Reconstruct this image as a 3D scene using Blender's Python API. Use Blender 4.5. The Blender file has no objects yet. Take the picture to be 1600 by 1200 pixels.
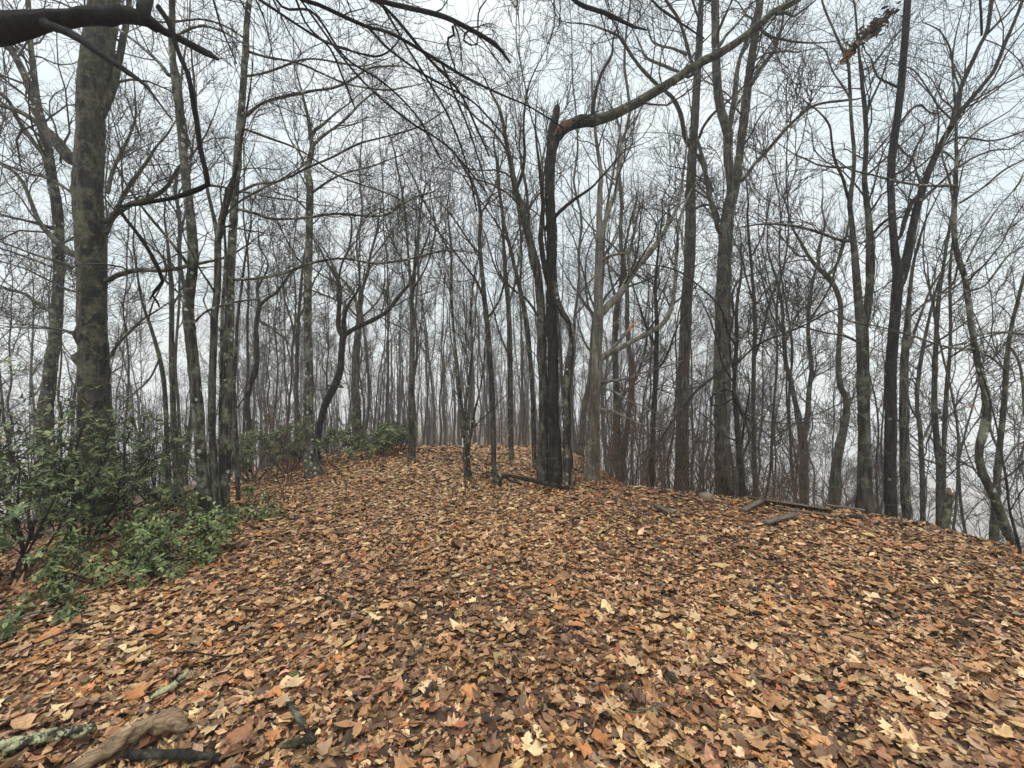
import bpy, math, random
import numpy as np
from mathutils import Matrix, Vector

random.seed(7)
RNG = np.random.default_rng(11)
R = math.radians
scene = bpy.context.scene
COL = scene.collection

# ------------------------------------------------------------------ camera, sky, sun, exposure
EYE = 1.7
F = 671.0                                   # focal length in pixels of a 1600 wide frame
PITCH = R(-0.85)
cam_d = bpy.data.cameras.new('camera')
cam_d.sensor_width = 36.0
cam_d.lens = 36.0 * F / 1600.0
cam_d.clip_start = 0.05
cam_d.clip_end = 3000
cam = bpy.data.objects.new('camera', cam_d)
COL.objects.link(cam)
cam.location = (0, 0, EYE)
cam.rotation_euler = (R(90) + PITCH, 0, 0)
scene.camera = cam

SUN_EL, SUN_AZ = R(74), R(200)
world = bpy.data.worlds.new('World')
scene.world = world
world.use_nodes = True
wn, wl = world.node_tree.nodes, world.node_tree.links
wn.clear()
sky = wn.new('ShaderNodeTexSky'); sky.sky_type = 'NISHITA'; sky.sun_disc = False
sky.sun_elevation = SUN_EL; sky.sun_rotation = SUN_AZ
sky.air_density = 1.0; sky.dust_density = 6.0; sky.ozone_density = 1.0
tc = wn.new('ShaderNodeTexCoord')
cn = wn.new('ShaderNodeTexNoise'); cn.inputs['Scale'].default_value = 2.2; cn.inputs['Detail'].default_value = 4
cr = wn.new('ShaderNodeValToRGB')
cr.color_ramp.elements[0].position = 0.40; cr.color_ramp.elements[0].color = (7.4, 8.5, 8.9, 1)
cr.color_ramp.elements[1].position = 0.60; cr.color_ramp.elements[1].color = (9.2, 9.85, 10.0, 1)
mx = wn.new('ShaderNodeMix'); mx.data_type = 'RGBA'; mx.inputs['Factor'].default_value = 0.88
bg = wn.new('ShaderNodeBackground'); bg.inputs['Strength'].default_value = 0.060
wo = wn.new('ShaderNodeOutputWorld')
wl.new(tc.outputs['Generated'], cn.inputs['Vector'])
wl.new(cn.outputs['Fac'], cr.inputs['Fac'])
wl.new(sky.outputs['Color'], mx.inputs['A']); wl.new(cr.outputs['Color'], mx.inputs['B'])
wl.new(mx.outputs['Result'], bg.inputs['Color']); wl.new(bg.outputs['Background'], wo.inputs['Surface'])

sun_d = bpy.data.lights.new('sun', 'SUN')
sun_d.energy = 1.5; sun_d.angle = R(50); sun_d.color = (1.0, 0.97, 0.93)
sun = bpy.data.objects.new('sun', sun_d); COL.objects.link(sun)
sun.location = (0, 0, 30)
sun.rotation_euler = (R(90) - SUN_EL, 0, math.pi - SUN_AZ)

vs = scene.view_settings
vs.view_transform = 'Standard'; vs.look = 'None'; vs.exposure = 1.02; vs.gamma = 1.0
scene.render.engine = 'CYCLES'
cy = scene.cycles
cy.max_bounces = 6; cy.diffuse_bounces = 3; cy.glossy_bounces = 2; cy.transmission_bounces = 2; cy.volume_bounces = 5
cy.use_adaptive_sampling = True; cy.adaptive_threshold = 0.015
cy.use_denoising = True

# ------------------------------------------------------------------ pixel rays and terrain
cp, sp = math.cos(PITCH), math.sin(PITCH)
def ray(px, py):
    u, v = (px - 800) / F, (600 - py) / F
    return np.array([u, cp - v * sp, sp + v * cp])
def P(px, py, Y):
    d = ray(px, py)
    return np.array([0, 0, EYE]) + d * (Y / d[1])

def sn(x, y, s, ph):
    return (np.sin(x * s + ph) * np.cos(y * s * 0.93 + ph * 1.7) + np.sin((x * .6 + y * .8) * s * 1.9 + ph * 2.3) * .5)
def height(x, y):
    x = np.asarray(x, float); y = np.asarray(y, float)
    xr = np.interp(y, [-60, 3, 4.2, 5.2, 5.85, 6.34, 6.7, 7.4, 9, 12, 20, 60, 600], [4.8, 4.8, 4.75, 4.6, 3.6, 2.3, 1.6, 1.3, 1.2, 1.0, 1.2, 3, 3])
    s = np.maximum(0, x - xr)
    dr = 0.78 * s * s / (s + 0.9)
    dr = 75 * (1 - np.exp(-dr / 75))
    xl = np.interp(y, [-60, 2, 5, 9, 14, 30, 600], [-3.6, -3.6, -3.4, -3.0, -3.2, -4, -4])
    s2 = np.maximum(0, xl - x)
    dl = 0.24 * s2 * s2 / (s2 + 2.2)
    dl = 60 * (1 - np.exp(-dl / 60))
    fy = np.maximum(0, y - 6.5)
    fz = np.maximum(0, y - 10.2)
    df = 0.030 * fy + .20 * fz * fz / (fz + 3.0) - .12 * np.maximum(0, y - 22) ** 2 / (np.maximum(0, y - 22) + 12)
    df = 30 * (1 - np.exp(-df / 30))
    near = np.exp(-(x * x + y * y) / 900)
    n = (sn(x, y, 1.1, .4) * .018 + sn(x, y, 2.9, 1.3) * .010) * near + sn(x, y, .13, 2.) * .25 * (1 - near)
    return n - dr - dl - df
def G(px, py, lift=0.0):
    d = ray(px, py); t = 0.3
    for _ in range(4000):
        p = np.array([0, 0, EYE]) + d * t
        if p[2] <= float(height(p[0], p[1])) + lift: break
        t += 0.01 + t * .002
    return p

# ------------------------------------------------------------------ mesh helpers
def raw_mesh(name, verts, faces, mat=None, cols=None, smooth=True):
    """verts (N,3); faces: int array (M,k) of one size"""
    verts = np.ascontiguousarray(verts, np.float32); faces = np.ascontiguousarray(faces, np.int32)
    m = bpy.data.meshes.new(name)
    k = faces.shape[1]
    m.vertices.add(len(verts)); m.vertices.foreach_set('co', verts.ravel())
    m.loops.add(faces.size); m.loops.foreach_set('vertex_index', faces.ravel())
    m.polygons.add(len(faces)); m.polygons.foreach_set('loop_start', np.arange(0, faces.size, k, dtype=np.int32))
    if smooth: m.polygons.foreach_set('use_smooth', np.ones(len(faces), bool))
    if cols is not None:
        a = m.attributes.new('tint', 'FLOAT_COLOR', 'POINT')
        c = np.ones((len(verts), 4), np.float32); c[:, :3] = cols
        a.data.foreach_set('color', c.ravel())
    if mat: m.materials.append(mat)
    m.update(calc_edges=True)
    return m

def link(name, mesh, parent=None, loc=None):
    o = bpy.data.objects.new(name, mesh); COL.objects.link(o)
    if parent is not None: o.parent = parent
    if loc is not None: o.location = loc
    return o
def tag(o, label=None, cat=None, group=None, kind=None):
    if label: o['label'] = label
    if cat: o['category'] = cat
    if group: o['group'] = group
    if kind: o['kind'] = kind
    return o
def empty(name, loc):
    o = bpy.data.objects.new(name, None); COL.objects.link(o); o.location = loc
    o.empty_display_size = .1
    return o

def nrm(v):
    return v / np.maximum(np.linalg.norm(v, axis=-1, keepdims=True), 1e-9)

def tubes(Pts, Rad, S, rough=0.0):
    """Pts (N,K,3), Rad (N,K) -> verts, quads"""
    N, K, _ = Pts.shape
    T = np.empty_like(Pts)
    T[:, 1:-1] = Pts[:, 2:] - Pts[:, :-2]; T[:, 0] = Pts[:, 1] - Pts[:, 0]; T[:, -1] = Pts[:, -1] - Pts[:, -2]
    T = nrm(T)
    mean = np.abs(nrm(Pts[:, -1] - Pts[:, 0]))
    ref = np.zeros((N, 3)); ref[np.arange(N), np.argmin(mean + np.array([.001, 0, 0]), axis=1)] = 1
    A = nrm(np.cross(T, ref[:, None, :])); B = np.cross(T, A)
    ang = np.arange(S) * 2 * math.pi / S
    c, s = np.cos(ang), np.sin(ang)
    rr = Rad[:, :, None] * np.ones(S)
    if rough:
        # a smooth lumpy surface: low frequency around, medium along
        for q in range(7):
            ka = RNG.integers(1, 5); kl = RNG.uniform(2, 34); ph = RNG.uniform(0, 6.28, (N, 1, 1))
            rr = rr * (1 + rough * .5 * np.sin(ang[None, None, :] * ka + np.linspace(0, 1, K)[None, :, None] * kl + ph))
        rr = rr * (1 + rough * .5 * RNG.normal(0, 1, rr.shape))
    V = Pts[:, :, None, :] + rr[..., None] * (A[:, :, None, :] * c[None, None, :, None] + B[:, :, None, :] * s[None, None, :, None])
    idx = np.arange(N * K * S).reshape(N, K, S)
    a = idx[:, :-1, :]; b = np.roll(a, -1, axis=2); d = idx[:, 1:, :]; e = np.roll(d, -1, axis=2)
    Q = np.stack([a, b, e, d], axis=-1).reshape(-1, 4)
    return V.reshape(-1, 3), Q

class Bag:
    def __init__(s): s.v = []; s.f = []; s.n = 0
    def add(s, v, f):
        s.v.append(v); s.f.append(f + s.n); s.n += len(v)
    def mesh(s, name, mat, smooth=True):
        return raw_mesh(name, np.concatenate(s.v), np.concatenate(s.f), mat, smooth=smooth)

def resample(pts, rad, K=None, step=None, wob=0.0):
    """Catmull-Rom through the points, evenly spaced"""
    pts = np.asarray(pts, float); rad = np.asarray(rad, float)
    n = len(pts)
    if n == 2:
        pts = np.array([pts[0], (pts[0] + pts[1]) / 2, pts[1]]); rad = np.array([rad[0], rad.mean(), rad[1]]); n = 3
    ext = np.vstack([2 * pts[0] - pts[1], pts, 2 * pts[-1] - pts[-2]])
    out, ro = [], []
    for i in range(n - 1):
        p0, p1, p2, p3 = ext[i:i + 4]
        for t in np.linspace(0, 1, 9)[:-1]:
            out.append(.5 * ((2 * p1) + (-p0 + p2) * t + (2 * p0 - 5 * p1 + 4 * p2 - p3) * t * t + (-p0 + 3 * p1 - 3 * p2 + p3) * t ** 3))
            ro.append(rad[i] * (1 - t) + rad[i + 1] * t)
    out.append(pts[-1]); ro.append(rad[-1])
    out = np.array(out); ro = np.array(ro)
    L = np.concatenate([[0], np.cumsum(np.linalg.norm(np.diff(out, axis=0), axis=1))])
    if K is None: K = int(np.clip(L[-1] / step, 4, 220))
    t = np.linspace(0, L[-1], K)
    res = np.stack([np.interp(t, L, out[:, k]) for k in range(3)], 1)
    rr = np.interp(t, L, ro)
    if wob:
        w = np.cumsum(RNG.normal(0, 1, (K, 3)), axis=0); w -= np.linspace(0, 1, K)[:, None] * w[-1]
        w[:, :] *= wob * rr.mean() / max(np.abs(w).max(), 1e-6)
        res = res + w
    return res, rr, L[-1]

def grow(Pp, Rp, m, t0, lr, ang, K, up=0.05, wig=0.22, rmax=.02, rmin=.003, rf=.5, t1=1.0, tipf=.35):
    """m children for each parent polyline Pp (N,Kp,3)"""
    N, Kp, _ = Pp.shape
    t = RNG.uniform(t0, t1, (N, m)); f = t * (Kp - 1); i = np.clip(f.astype(int), 0, Kp - 2); fr = (f - i)[..., None]
    n = np.arange(N)[:, None]
    a, b = Pp[n, i], Pp[n, i + 1]
    org = (a * (1 - fr) + b * fr).reshape(-1, 3)
    rp = (Rp[n, i] * (1 - fr[..., 0]) + Rp[n, i + 1] * fr[..., 0]).reshape(-1)
    T = nrm((b - a).reshape(-1, 3))
    rv = RNG.normal(0, 1, T.shape); pe = nrm(np.cross(T, rv))
    al = RNG.uniform(ang[0], ang[1], len(T))[:, None]
    d = nrm(T * np.cos(al) + pe * np.sin(al) + np.array([0, 0, up * 2]))
    ln = RNG.uniform(lr[0], lr[1], len(T)) * (1 - .45 * t.reshape(-1))
    st = (ln / (K - 1))[:, None]
    out = np.empty((len(T), K, 3)); out[:, 0] = org
    for k in range(1, K):
        out[:, k] = out[:, k - 1] + d * st
        d = nrm(d + RNG.normal(0, wig, d.shape) + np.array([0, 0, up]))
    r0 = np.clip(rp * rf, rmin, rmax)
    rad = r0[:, None] * np.linspace(1, tipf, K)[None, :]
    rad = np.maximum(rad, rmin * .8)
    return out, rad

# ------------------------------------------------------------------ materials
def new_mat(name):
    m = bpy.data.materials.new(name); m.use_nodes = True
    nt = m.node_tree; b = nt.nodes['Principled BSDF']
    return m, nt.nodes, nt.links, b
def ramp(n, p0, c0, p1, c1):
    r = n.new('ShaderNodeValToRGB'); e = r.color_ramp.elements
    e[0].position = p0; e[0].color = (*c0, 1); e[1].position = p1; e[1].color = (*c1, 1)
    return r
def noise(n, l, vec, scale, detail=6, rough=.6):
    t = n.new('ShaderNodeTexNoise'); t.inputs['Scale'].default_value = scale
    t.inputs['Detail'].default_value = detail; t.inputs['Roughness'].default_value = rough
    l.new(vec, t.inputs['Vector']); return t
def mixc(n, l, fac, a, b):
    x = n.new('ShaderNodeMix'); x.data_type = 'RGBA'
    for s, v in (('Factor', fac), ('A', a), ('B', b)):
        if hasattr(v, 'node'): l.new(v, x.inputs[s])
        elif isinstance(v, tuple): x.inputs[s].default_value = (*v, 1)
        else: x.inputs[s].default_value = v
    return x.outputs['Result']
def bark(name, dark, light, lichen=(.27, .29, .19), lich=.5, moss=0.0, wet=.45, spots=0.0, fine=1.0, spotc=(.40, .41, .34)):
    dark = tuple(c * .42 for c in dark); light = tuple(c * .85 for c in light)
    m, n, l, b = new_mat(name)
    tcn = n.new('ShaderNodeTexCoord'); oi = n.new('ShaderNodeObjectInfo')
    mul = n.new('ShaderNodeVectorMath'); mul.operation = 'MULTIPLY_ADD'
    cmb = n.new('ShaderNodeCombineXYZ')
    for k in range(3): l.new(oi.outputs['Random'], cmb.inputs[k])
    l.new(cmb.outputs[0], mul.inputs[0]); mul.inputs[1].default_value = (31, 17, 43); l.new(tcn.outputs['Object'], mul.inputs[2])
    st = n.new('ShaderNodeMapping'); st.inputs['Scale'].default_value = (1, 1, .16); l.new(mul.outputs[0], st.inputs['Vector'])
    st2 = n.new('ShaderNodeMapping'); st2.inputs['Scale'].default_value = (1, 1, .22); l.new(mul.outputs[0], st2.inputs['Vector'])
    fis = noise(n, l, st.outputs[0], 24 * fine, 7, .68)
    pl = noise(n, l, mul.outputs[0], 15 * fine, 6, .72)
    base = mixc(n, l, ramp_out(n, l, fis.outputs['Fac'], .43, .60), dark, light)
    # dark wet streaks running down the stem
    ws = noise(n, l, st2.outputs[0], 4.2, 3, .5)
    base = mixc(n, l, scaled(n, l, ramp_out(n, l, ws.outputs['Fac'], .50, .60), wet), base, tuple(c * .32 for c in dark))
    # blotchy lichen
    ln = noise(n, l, mul.outputs[0], 5.0, 9, .72)
    lo = .60 - .16 * lich
    lm = ramp_out(n, l, ln.outputs['Fac'], lo, lo + .07)
    lmul = n.new('ShaderNodeMath'); lmul.operation = 'MULTIPLY'; l.new(lm, lmul.inputs[0])
    l.new(ramp_out(n, l, pl.outputs['Fac'], .36, .60), lmul.inputs[1])
    base = mixc(n, l, scaled(n, l, lmul.outputs[0], min(1, .35 + lich * .6)), base, lichen)
    if spots:
        vo = n.new('ShaderNodeTexVoronoi'); vo.inputs['Scale'].default_value = 13; l.new(mul.outputs[0], vo.inputs['Vector'])
        sep = n.new('ShaderNodeSeparateColor'); l.new(vo.outputs['Color'], sep.inputs[0])
        g = n.new('ShaderNodeMath'); g.operation = 'LESS_THAN'; l.new(sep.outputs[0], g.inputs[0]); g.inputs[1].default_value = spots
        dd = n.new('ShaderNodeMath'); dd.operation = 'ADD'; l.new(vo.outputs['Distance'], dd.inputs[0])
        sc_ = scaled(n, l, pl.outputs['Fac'], .9); l.new(sc_, dd.inputs[1])
        g2 = n.new('ShaderNodeMath'); g2.operation = 'LESS_THAN'; l.new(dd.outputs[0], g2.inputs[0]); g2.inputs[1].default_value = .72
        g3 = n.new('ShaderNodeMath'); g3.operation = 'MULTIPLY'; l.new(g.outputs[0], g3.inputs[0]); l.new(g2.outputs[0], g3.inputs[1])
        base = mixc(n, l, g3.outputs[0], base, spotc)
    if moss:
        mn = noise(n, l, mul.outputs[0], 3.0, 6, .6)
        base = mixc(n, l, scaled(n, l, ramp_out(n, l, mn.outputs['Fac'], .52, .62), moss), base, (.055, .07, .018))
    l.new(base, b.inputs['Base Color'])
    b.inputs['Roughness'].default_value = .82; b.inputs['Specular IOR Level'].default_value = .3
    bu = n.new('ShaderNodeBump'); bu.inputs['Strength'].default_value = 1.0; bu.inputs['Distance'].default_value = .05
    ad = n.new('ShaderNodeMath'); ad.operation = 'MULTIPLY_ADD'; l.new(pl.outputs['Fac'], ad.inputs[0]); ad.inputs[1].default_value = .45
    l.new(fis.outputs['Fac'], ad.inputs[2]); l.new(ad.outputs[0], bu.inputs['Height']); l.new(bu.outputs[0], b.inputs['Normal'])
    return m
def ramp_out(n, l, src, a, c):
    x = n.new('ShaderNodeMapRange'); x.inputs['From Min'].default_value = a; x.inputs['From Max'].default_value = c
    l.new(src, x.inputs['Value']); return x.outputs['Result']
def scaled(n, l, src, k):
    x = n.new('ShaderNodeMath'); x.operation = 'MULTIPLY'; l.new(src, x.inputs[0]); x.inputs[1].default_value = k
    return x.outputs[0]
def plain(name, col, rough=.8, var=.35, scale=12):
    m, n, l, b = new_mat(name)
    t = n.new('ShaderNodeTexCoord'); z = noise(n, l, t.outputs['Object'], scale, 4)
    c = mixc(n, l, ramp_out(n, l, z.outputs['Fac'], .3, .7), tuple(x * (1 - var) for x in col), tuple(x * (1 + var) for x in col))
    l.new(c, b.inputs['Base Color']); b.inputs['Roughness'].default_value = rough
    return m
def tinted(name, rough, spec=.5, sss=0.0):
    m, n, l, b = new_mat(name)
    a = n.new('ShaderNodeAttribute'); a.attribute_name = 'tint'
    t = n.new('ShaderNodeTexCoord'); z = noise(n, l, t.outputs['Object'], 55, 5, .7)
    hs = n.new('ShaderNodeHueSaturation'); l.new(a.outputs['Color'], hs.inputs['Color'])
    mr = n.new('ShaderNodeMapRange'); mr.inputs['From Min'].default_value = .3; mr.inputs['From Max'].default_value = .7
    mr.inputs['To Min'].default_value = .62; mr.inputs['To Max'].default_value = 1.3
    l.new(z.outputs['Fac'], mr.inputs['Value']); l.new(mr.outputs['Result'], hs.inputs['Value'])
    l.new(hs.outputs['Color'], b.inputs['Base Color'])
    b.inputs['Roughness'].default_value = rough; b.inputs['Specular IOR Level'].default_value = spec
    bu = n.new('ShaderNodeBump'); bu.inputs['Strength'].default_value = .35; bu.inputs['Distance'].default_value = .004
    l.new(z.outputs['Fac'], bu.inputs['Height']); l.new(bu.outputs[0], b.inputs['Normal'])
    return m

BK = {
 'oak':   bark('bark_oak', (.022, .019, .015), (.11, .10, .078), (.15, .15, .085), .85, .3, .9),
 'maple': bark('bark_maple', (.045, .041, .033), (.13, .12, .096), (.26, .28, .19), .55, .15, .5),
 'lichen': bark('bark_lichen', (.045, .042, .034), (.14, .13, .10), (.30, .31, .215), .7, .15, .6, spots=.34, spotc=(.46, .47, .39)),
 'beech': bark('bark_beech', (.24, .215, .17), (.33, .30, .245), (.33, .33, .26), .5, .1, .25, fine=.6),
 'ash':   bark('bark_ash', (.05, .046, .036), (.165, .15, .118), (.26, .27, .18), .5, .2, .4),
 'cherry': bark('bark_cherry', (.012, .011, .010), (.045, .040, .034), (.16, .16, .11), .12, 0, .5, spots=.07, spotc=(.17, .175, .13)),
 'black': bark('bark_black', (.005, .0045, .004), (.018, .016, .013), (.05, .05, .035), .1, 0, .4),
 'dark':  bark('bark_dark', (.016, .014, .012), (.06, .053, .043), (.2, .21, .14), .2, .1, .5),
 'moss':  bark('bark_moss', (.05, .045, .03), (.13, .115, .08), (.26, .28, .17), .6, .8, .4),
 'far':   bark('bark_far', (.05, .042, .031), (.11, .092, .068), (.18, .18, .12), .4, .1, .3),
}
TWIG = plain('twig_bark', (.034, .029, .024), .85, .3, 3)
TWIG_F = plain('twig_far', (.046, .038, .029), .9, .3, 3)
BRUSH = plain('brush_stem', (.10, .062, .042), .85, .35, 4)
LEAF = tinted('dead_leaf', .46, .28)
GREEN = tinted('evergreen_leaf', .5, .35)
WOODM = None

# ------------------------------------------------------------------ ground
def axis(lo, hi, fine_lo, fine_hi, d, g=1.09):
    a = list(np.arange(fine_lo, fine_hi, d)); s = d
    while a[-1] < hi: s *= g; a.append(a[-1] + s)
    a[-1] = hi; s = d
    b = [fine_lo]
    while b[-1] > lo: s *= g; b.append(b[-1] - s)
    b[-1] = lo
    return np.array(b[:0:-1] + a)
gx = axis(-420, 420, -6, 7, .14); gy = axis(-120, 520, .5, 12, .14)
X, Y = np.meshgrid(gx, gy)
V = np.stack([X, Y, height(X, Y)], -1).reshape(-1, 3)
ids = np.arange(len(V)).reshape(X.shape)
Q = np.stack([ids[:-1, :-1], ids[:-1, 1:], ids[1:, 1:], ids[1:, :-1]], -1).reshape(-1, 4)
gm, n, l, b = new_mat('forest_floor')
t = n.new('ShaderNodeTexCoord')
vo = n.new('ShaderNodeTexVoronoi'); vo.inputs['Scale'].default_value = 15; l.new(t.outputs['Object'], vo.inputs['Vector'])
se = n.new('ShaderNodeSeparateColor'); l.new(vo.outputs['Color'], se.inputs[0])
rp = n.new('ShaderNodeValToRGB'); l.new(se.outputs[0], rp.inputs['Fac'])
e = rp.color_ramp.elements
e[0].color = (.03, .018, .011, 1); e[1].color = (.30, .17, .075, 1); e[1].position = 1
for p, c in ((.35, (.07, .04, .024)), (.6, (.15, .08, .038)), (.85, (.23, .125, .055))):
    x = e.new(p); x.color = (*c, 1)
z = noise(n, l, t.outputs['Object'], 7, 6)
l.new(mixc(n, l, ramp_out(n, l, z.outputs['Fac'], .4, .62), rp.outputs['Color'], (.07, .04, .022)), b.inputs['Base Color'])
b.inputs['Roughness'].default_value = .85
bu = n.new('ShaderNodeBump'); bu.inputs['Strength'].default_value = .8; bu.inputs['Distance'].default_value = .03
l.new(vo.outputs['Distance'], bu.inputs['Height']); l.new(bu.outputs[0], b.inputs['Normal'])
ground = link('ground', raw_mesh('ground', V, Q, gm))
tag(ground, 'leaf-covered ridge top with a broad trail, falling away on both sides', 'ground', kind='structure')

# ------------------------------------------------------------------ traced trees
def parse(s):
    return np.array([[float(q) for q in p.split(',')] for p in s.split()])

def path3d(arr, depth, drift=0.0):
    """pixel points with pixel widths -> 3-D points at that depth, leaning by drift metres towards the tip"""
    n = len(arr); t = np.linspace(0, 1, n)
    d = depth + drift * t
    pts = np.array([P(a[0], a[1], dd) for a, dd in zip(arr, d)])
    rad = arr[:, 2] / F * d / 2
    # a pixel width seen off-axis is stretched: bring it back to the true thickness
    st = np.sqrt(1 + ((arr[:, 0] - 800) / F) ** 2)
    dp = np.gradient(arr[:, :2], axis=0); vert = np.abs(dp[:, 1]) / np.maximum(np.hypot(dp[:, 0], dp[:, 1]), 1e-6)
    return pts, .92 * rad / (1 + (st - 1) * vert)

TREE_LIST = []; FEET = []
def taper_tip(pts, rad):
    d = nrm(pts[-1] - pts[-2]); q, r = pts[-1], rad[-1]; st = float(np.clip(r * 22, .08, .32))
    P_, R_ = list(pts), list(rad)
    for f_ in (.74, .5, .28, .12):
        d = nrm(d + RNG.normal(0, .16, 3) + np.array([0, 0, .04])); q = q + d * st; P_.append(q); R_.append(max(r * f_, .0015))
    return np.array(P_), np.array(R_)
NO_TIP = ('broken_tree', 'twisted_tree', 'overhanging_tree', 'vine', 'fallen_limb')
def tree(name, label, depth, mat, trunk, limbs=(), crown=1.0, up=.06, t0=.45, group=None, cat='tree', lead=True, sides=14, flare=1.1, lev=3, grounded=True):
    tr = parse(trunk)
    pts, rad = path3d(tr, depth, 0)
    base = pts[0].copy()
    gz = float(height(base[0], base[1]))
    if grounded:
        if base[2] > gz - .12:
            FEET.append((base[0], base[1]))
            r_ = rad[0]; b0 = base.copy(); b0[2] = max(base[2], gz + .3)
            pts = np.vstack([[base[0], base[1], gz - .15], [base[0], base[1], gz + .03], [base[0], base[1], gz + .13], pts[pts[:, 2] > gz + .24]])
            k_ = len(pts) - 3; rad = np.concatenate([[r_ * flare * 1.2, r_ * flare * 1.05, r_ * 1.08], rad[-k_:]])
        rad[0] *= 1.05
    if tr[-1, 1] < 0 and lead:                                  # the stem goes on above the frame
        d = nrm(pts[-1] - pts[-2]); q, r = pts[-1], rad[-1]
        for k in range(4):
            d = nrm(d + RNG.normal(0, .12, 3) + np.array([0, 0, .15])); q = q + d * 1.1; r *= .68
            pts = np.vstack([pts, q]); rad = np.append(rad, r)
    elif name not in NO_TIP: pts, rad = taper_tip(pts, rad)
    root = empty(name, (base[0], base[1], gz))
    tag(root, label, cat, group)
    off = np.array([base[0], base[1], gz])
    p, r, L = resample(pts, rad, step=.05 if rad.max() > .06 else .08, wob=.35)
    v, f = tubes(p[None], r[None], sides, .05)
    vv = v.reshape(len(p), sides, 3); arc = np.linspace(0, L, len(p)); aa = np.arange(sides) * 2 * math.pi / sides
    for _ in range(int(L * 1.1)):                                # knots, burls and old branch scars
        k0, a0 = RNG.uniform(.1, L), RNG.uniform(0, 6.28)
        w = np.exp(-((arc - k0) / RNG.uniform(.04, .11)) ** 2)[:, None] * np.exp(-((np.angle(np.exp(1j * (aa - a0)))) / .55) ** 2)[None]
        vv = vv + (vv - p[:, None]) * (w * RNG.uniform(.12, .38))[..., None]
    v = vv.reshape(-1, 3)
    link('trunk', raw_mesh('trunk', v - off, f, BK[mat]), root)
    src = []
    K0 = 18; BRS = []
    i0 = int(len(p) * t0)
    if t0 < .97:
        q, rr, L0 = resample(p[i0::3] if len(p[i0::3]) > 3 else p[-4:], r[i0::3] if len(p[i0::3]) > 3 else r[-4:], K=K0)
        src.append((q, rr, L0 * .55))
    for li in limbs:
        dr = RNG.uniform(-.9, .9)
        lm = mat
        if isinstance(li, tuple): li, dr, lm = (li + (mat,))[:3]
        a = parse(li)
        pp, ra = path3d(a, depth, dr)
        if name not in NO_TIP[1:] and not (name == 'broken_tree' and lm == 'dark'): pp, ra = taper_tip(pp, ra)
        ks = np.linalg.norm(p - pp[0], axis=1); kk = int(ks.argmin())
        near_ = (ks[kk], p[kk], r[kk])
        for hb_ in BRS:
            kh = np.linalg.norm(hb_[0] - pp[0], axis=1); k2 = int(kh.argmin())
            if kh[k2] < near_[0]: near_ = (kh[k2], hb_[0][k2], ra[0])
        if .25 * near_[2] < near_[0] < 3.2 * near_[2] + .05 and grounded:
            pp = np.vstack([near_[1], pp]); ra = np.concatenate([[ra[0] * 1.1], ra])
        pp, ra, Ll = resample(pp, ra, step=.06, wob=.35)
        v, f = tubes(pp[None], ra[None], 10 if ra.max() > .02 else 6, .09 if mat == 'black' else .06)
        dt = np.linalg.norm(p - pp[0], axis=1).min()
        host = min(BRS, key=lambda b: np.linalg.norm(b[0] - pp[0], axis=1).min(), default=None)
        if host is not None and np.linalg.norm(host[0] - pp[0], axis=1).min() < dt - .03:
            link('side_branch', raw_mesh('side_branch', v - off, f, BK[lm]), host[1])
        else:
            BRS.append((pp, link('branch', raw_mesh('branch', v - off, f, BK[lm]), root)))
        q, rr, _ = resample(pp[::2] if len(pp) > 8 else pp, ra[::2] if len(pp) > 8 else ra, K=K0)
        src.append((q, rr, Ll))
    if crown > 0:
        bag = Bag()
        A1, R1 = [], []
        for q, rr, Ls in src:
            m = max(2, int(Ls * 2.6 * crown + .5))
            hi = min(2.2, .55 + Ls * .45)
            a, r_ = grow(q[None], rr[None], m, .12, (hi * .45, hi), (.45, 1.1), 7, up, .24, rmax=.018, rmin=.0032, rf=.42)
            A1.append(a); R1.append(r_)
        # leaders carry on past the limb tips
        A1 = np.concatenate(A1); R1 = np.concatenate(R1)
        bag.add(*tubes(A1, R1, 4))
        A2, R2 = grow(A1, R1, 5, .15, (.35, .95), (.4, 1.1), 5, up * .8, .28, rmax=.008, rmin=.0025, rf=.6)
        bag.add(*tubes(A2, R2, 3))
        if lev > 2:
            A3, R3 = grow(A2, R2, 3, .2, (.18, .48), (.4, 1.1), 3, up * .6, .3, rmax=.004, rmin=.0020, rf=.7)
            bag.add(*tubes(A3, R3, 3))
        c = link('crown', bag.mesh('crown', TWIG, smooth=True), root)
        for vv in (c.data,): vv.transform(Matrix.Translation(Vector(-off)))
        c['kind'] = 'stuff'
    TREE_LIST.append((base[0], base[1]))
    return root

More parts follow.
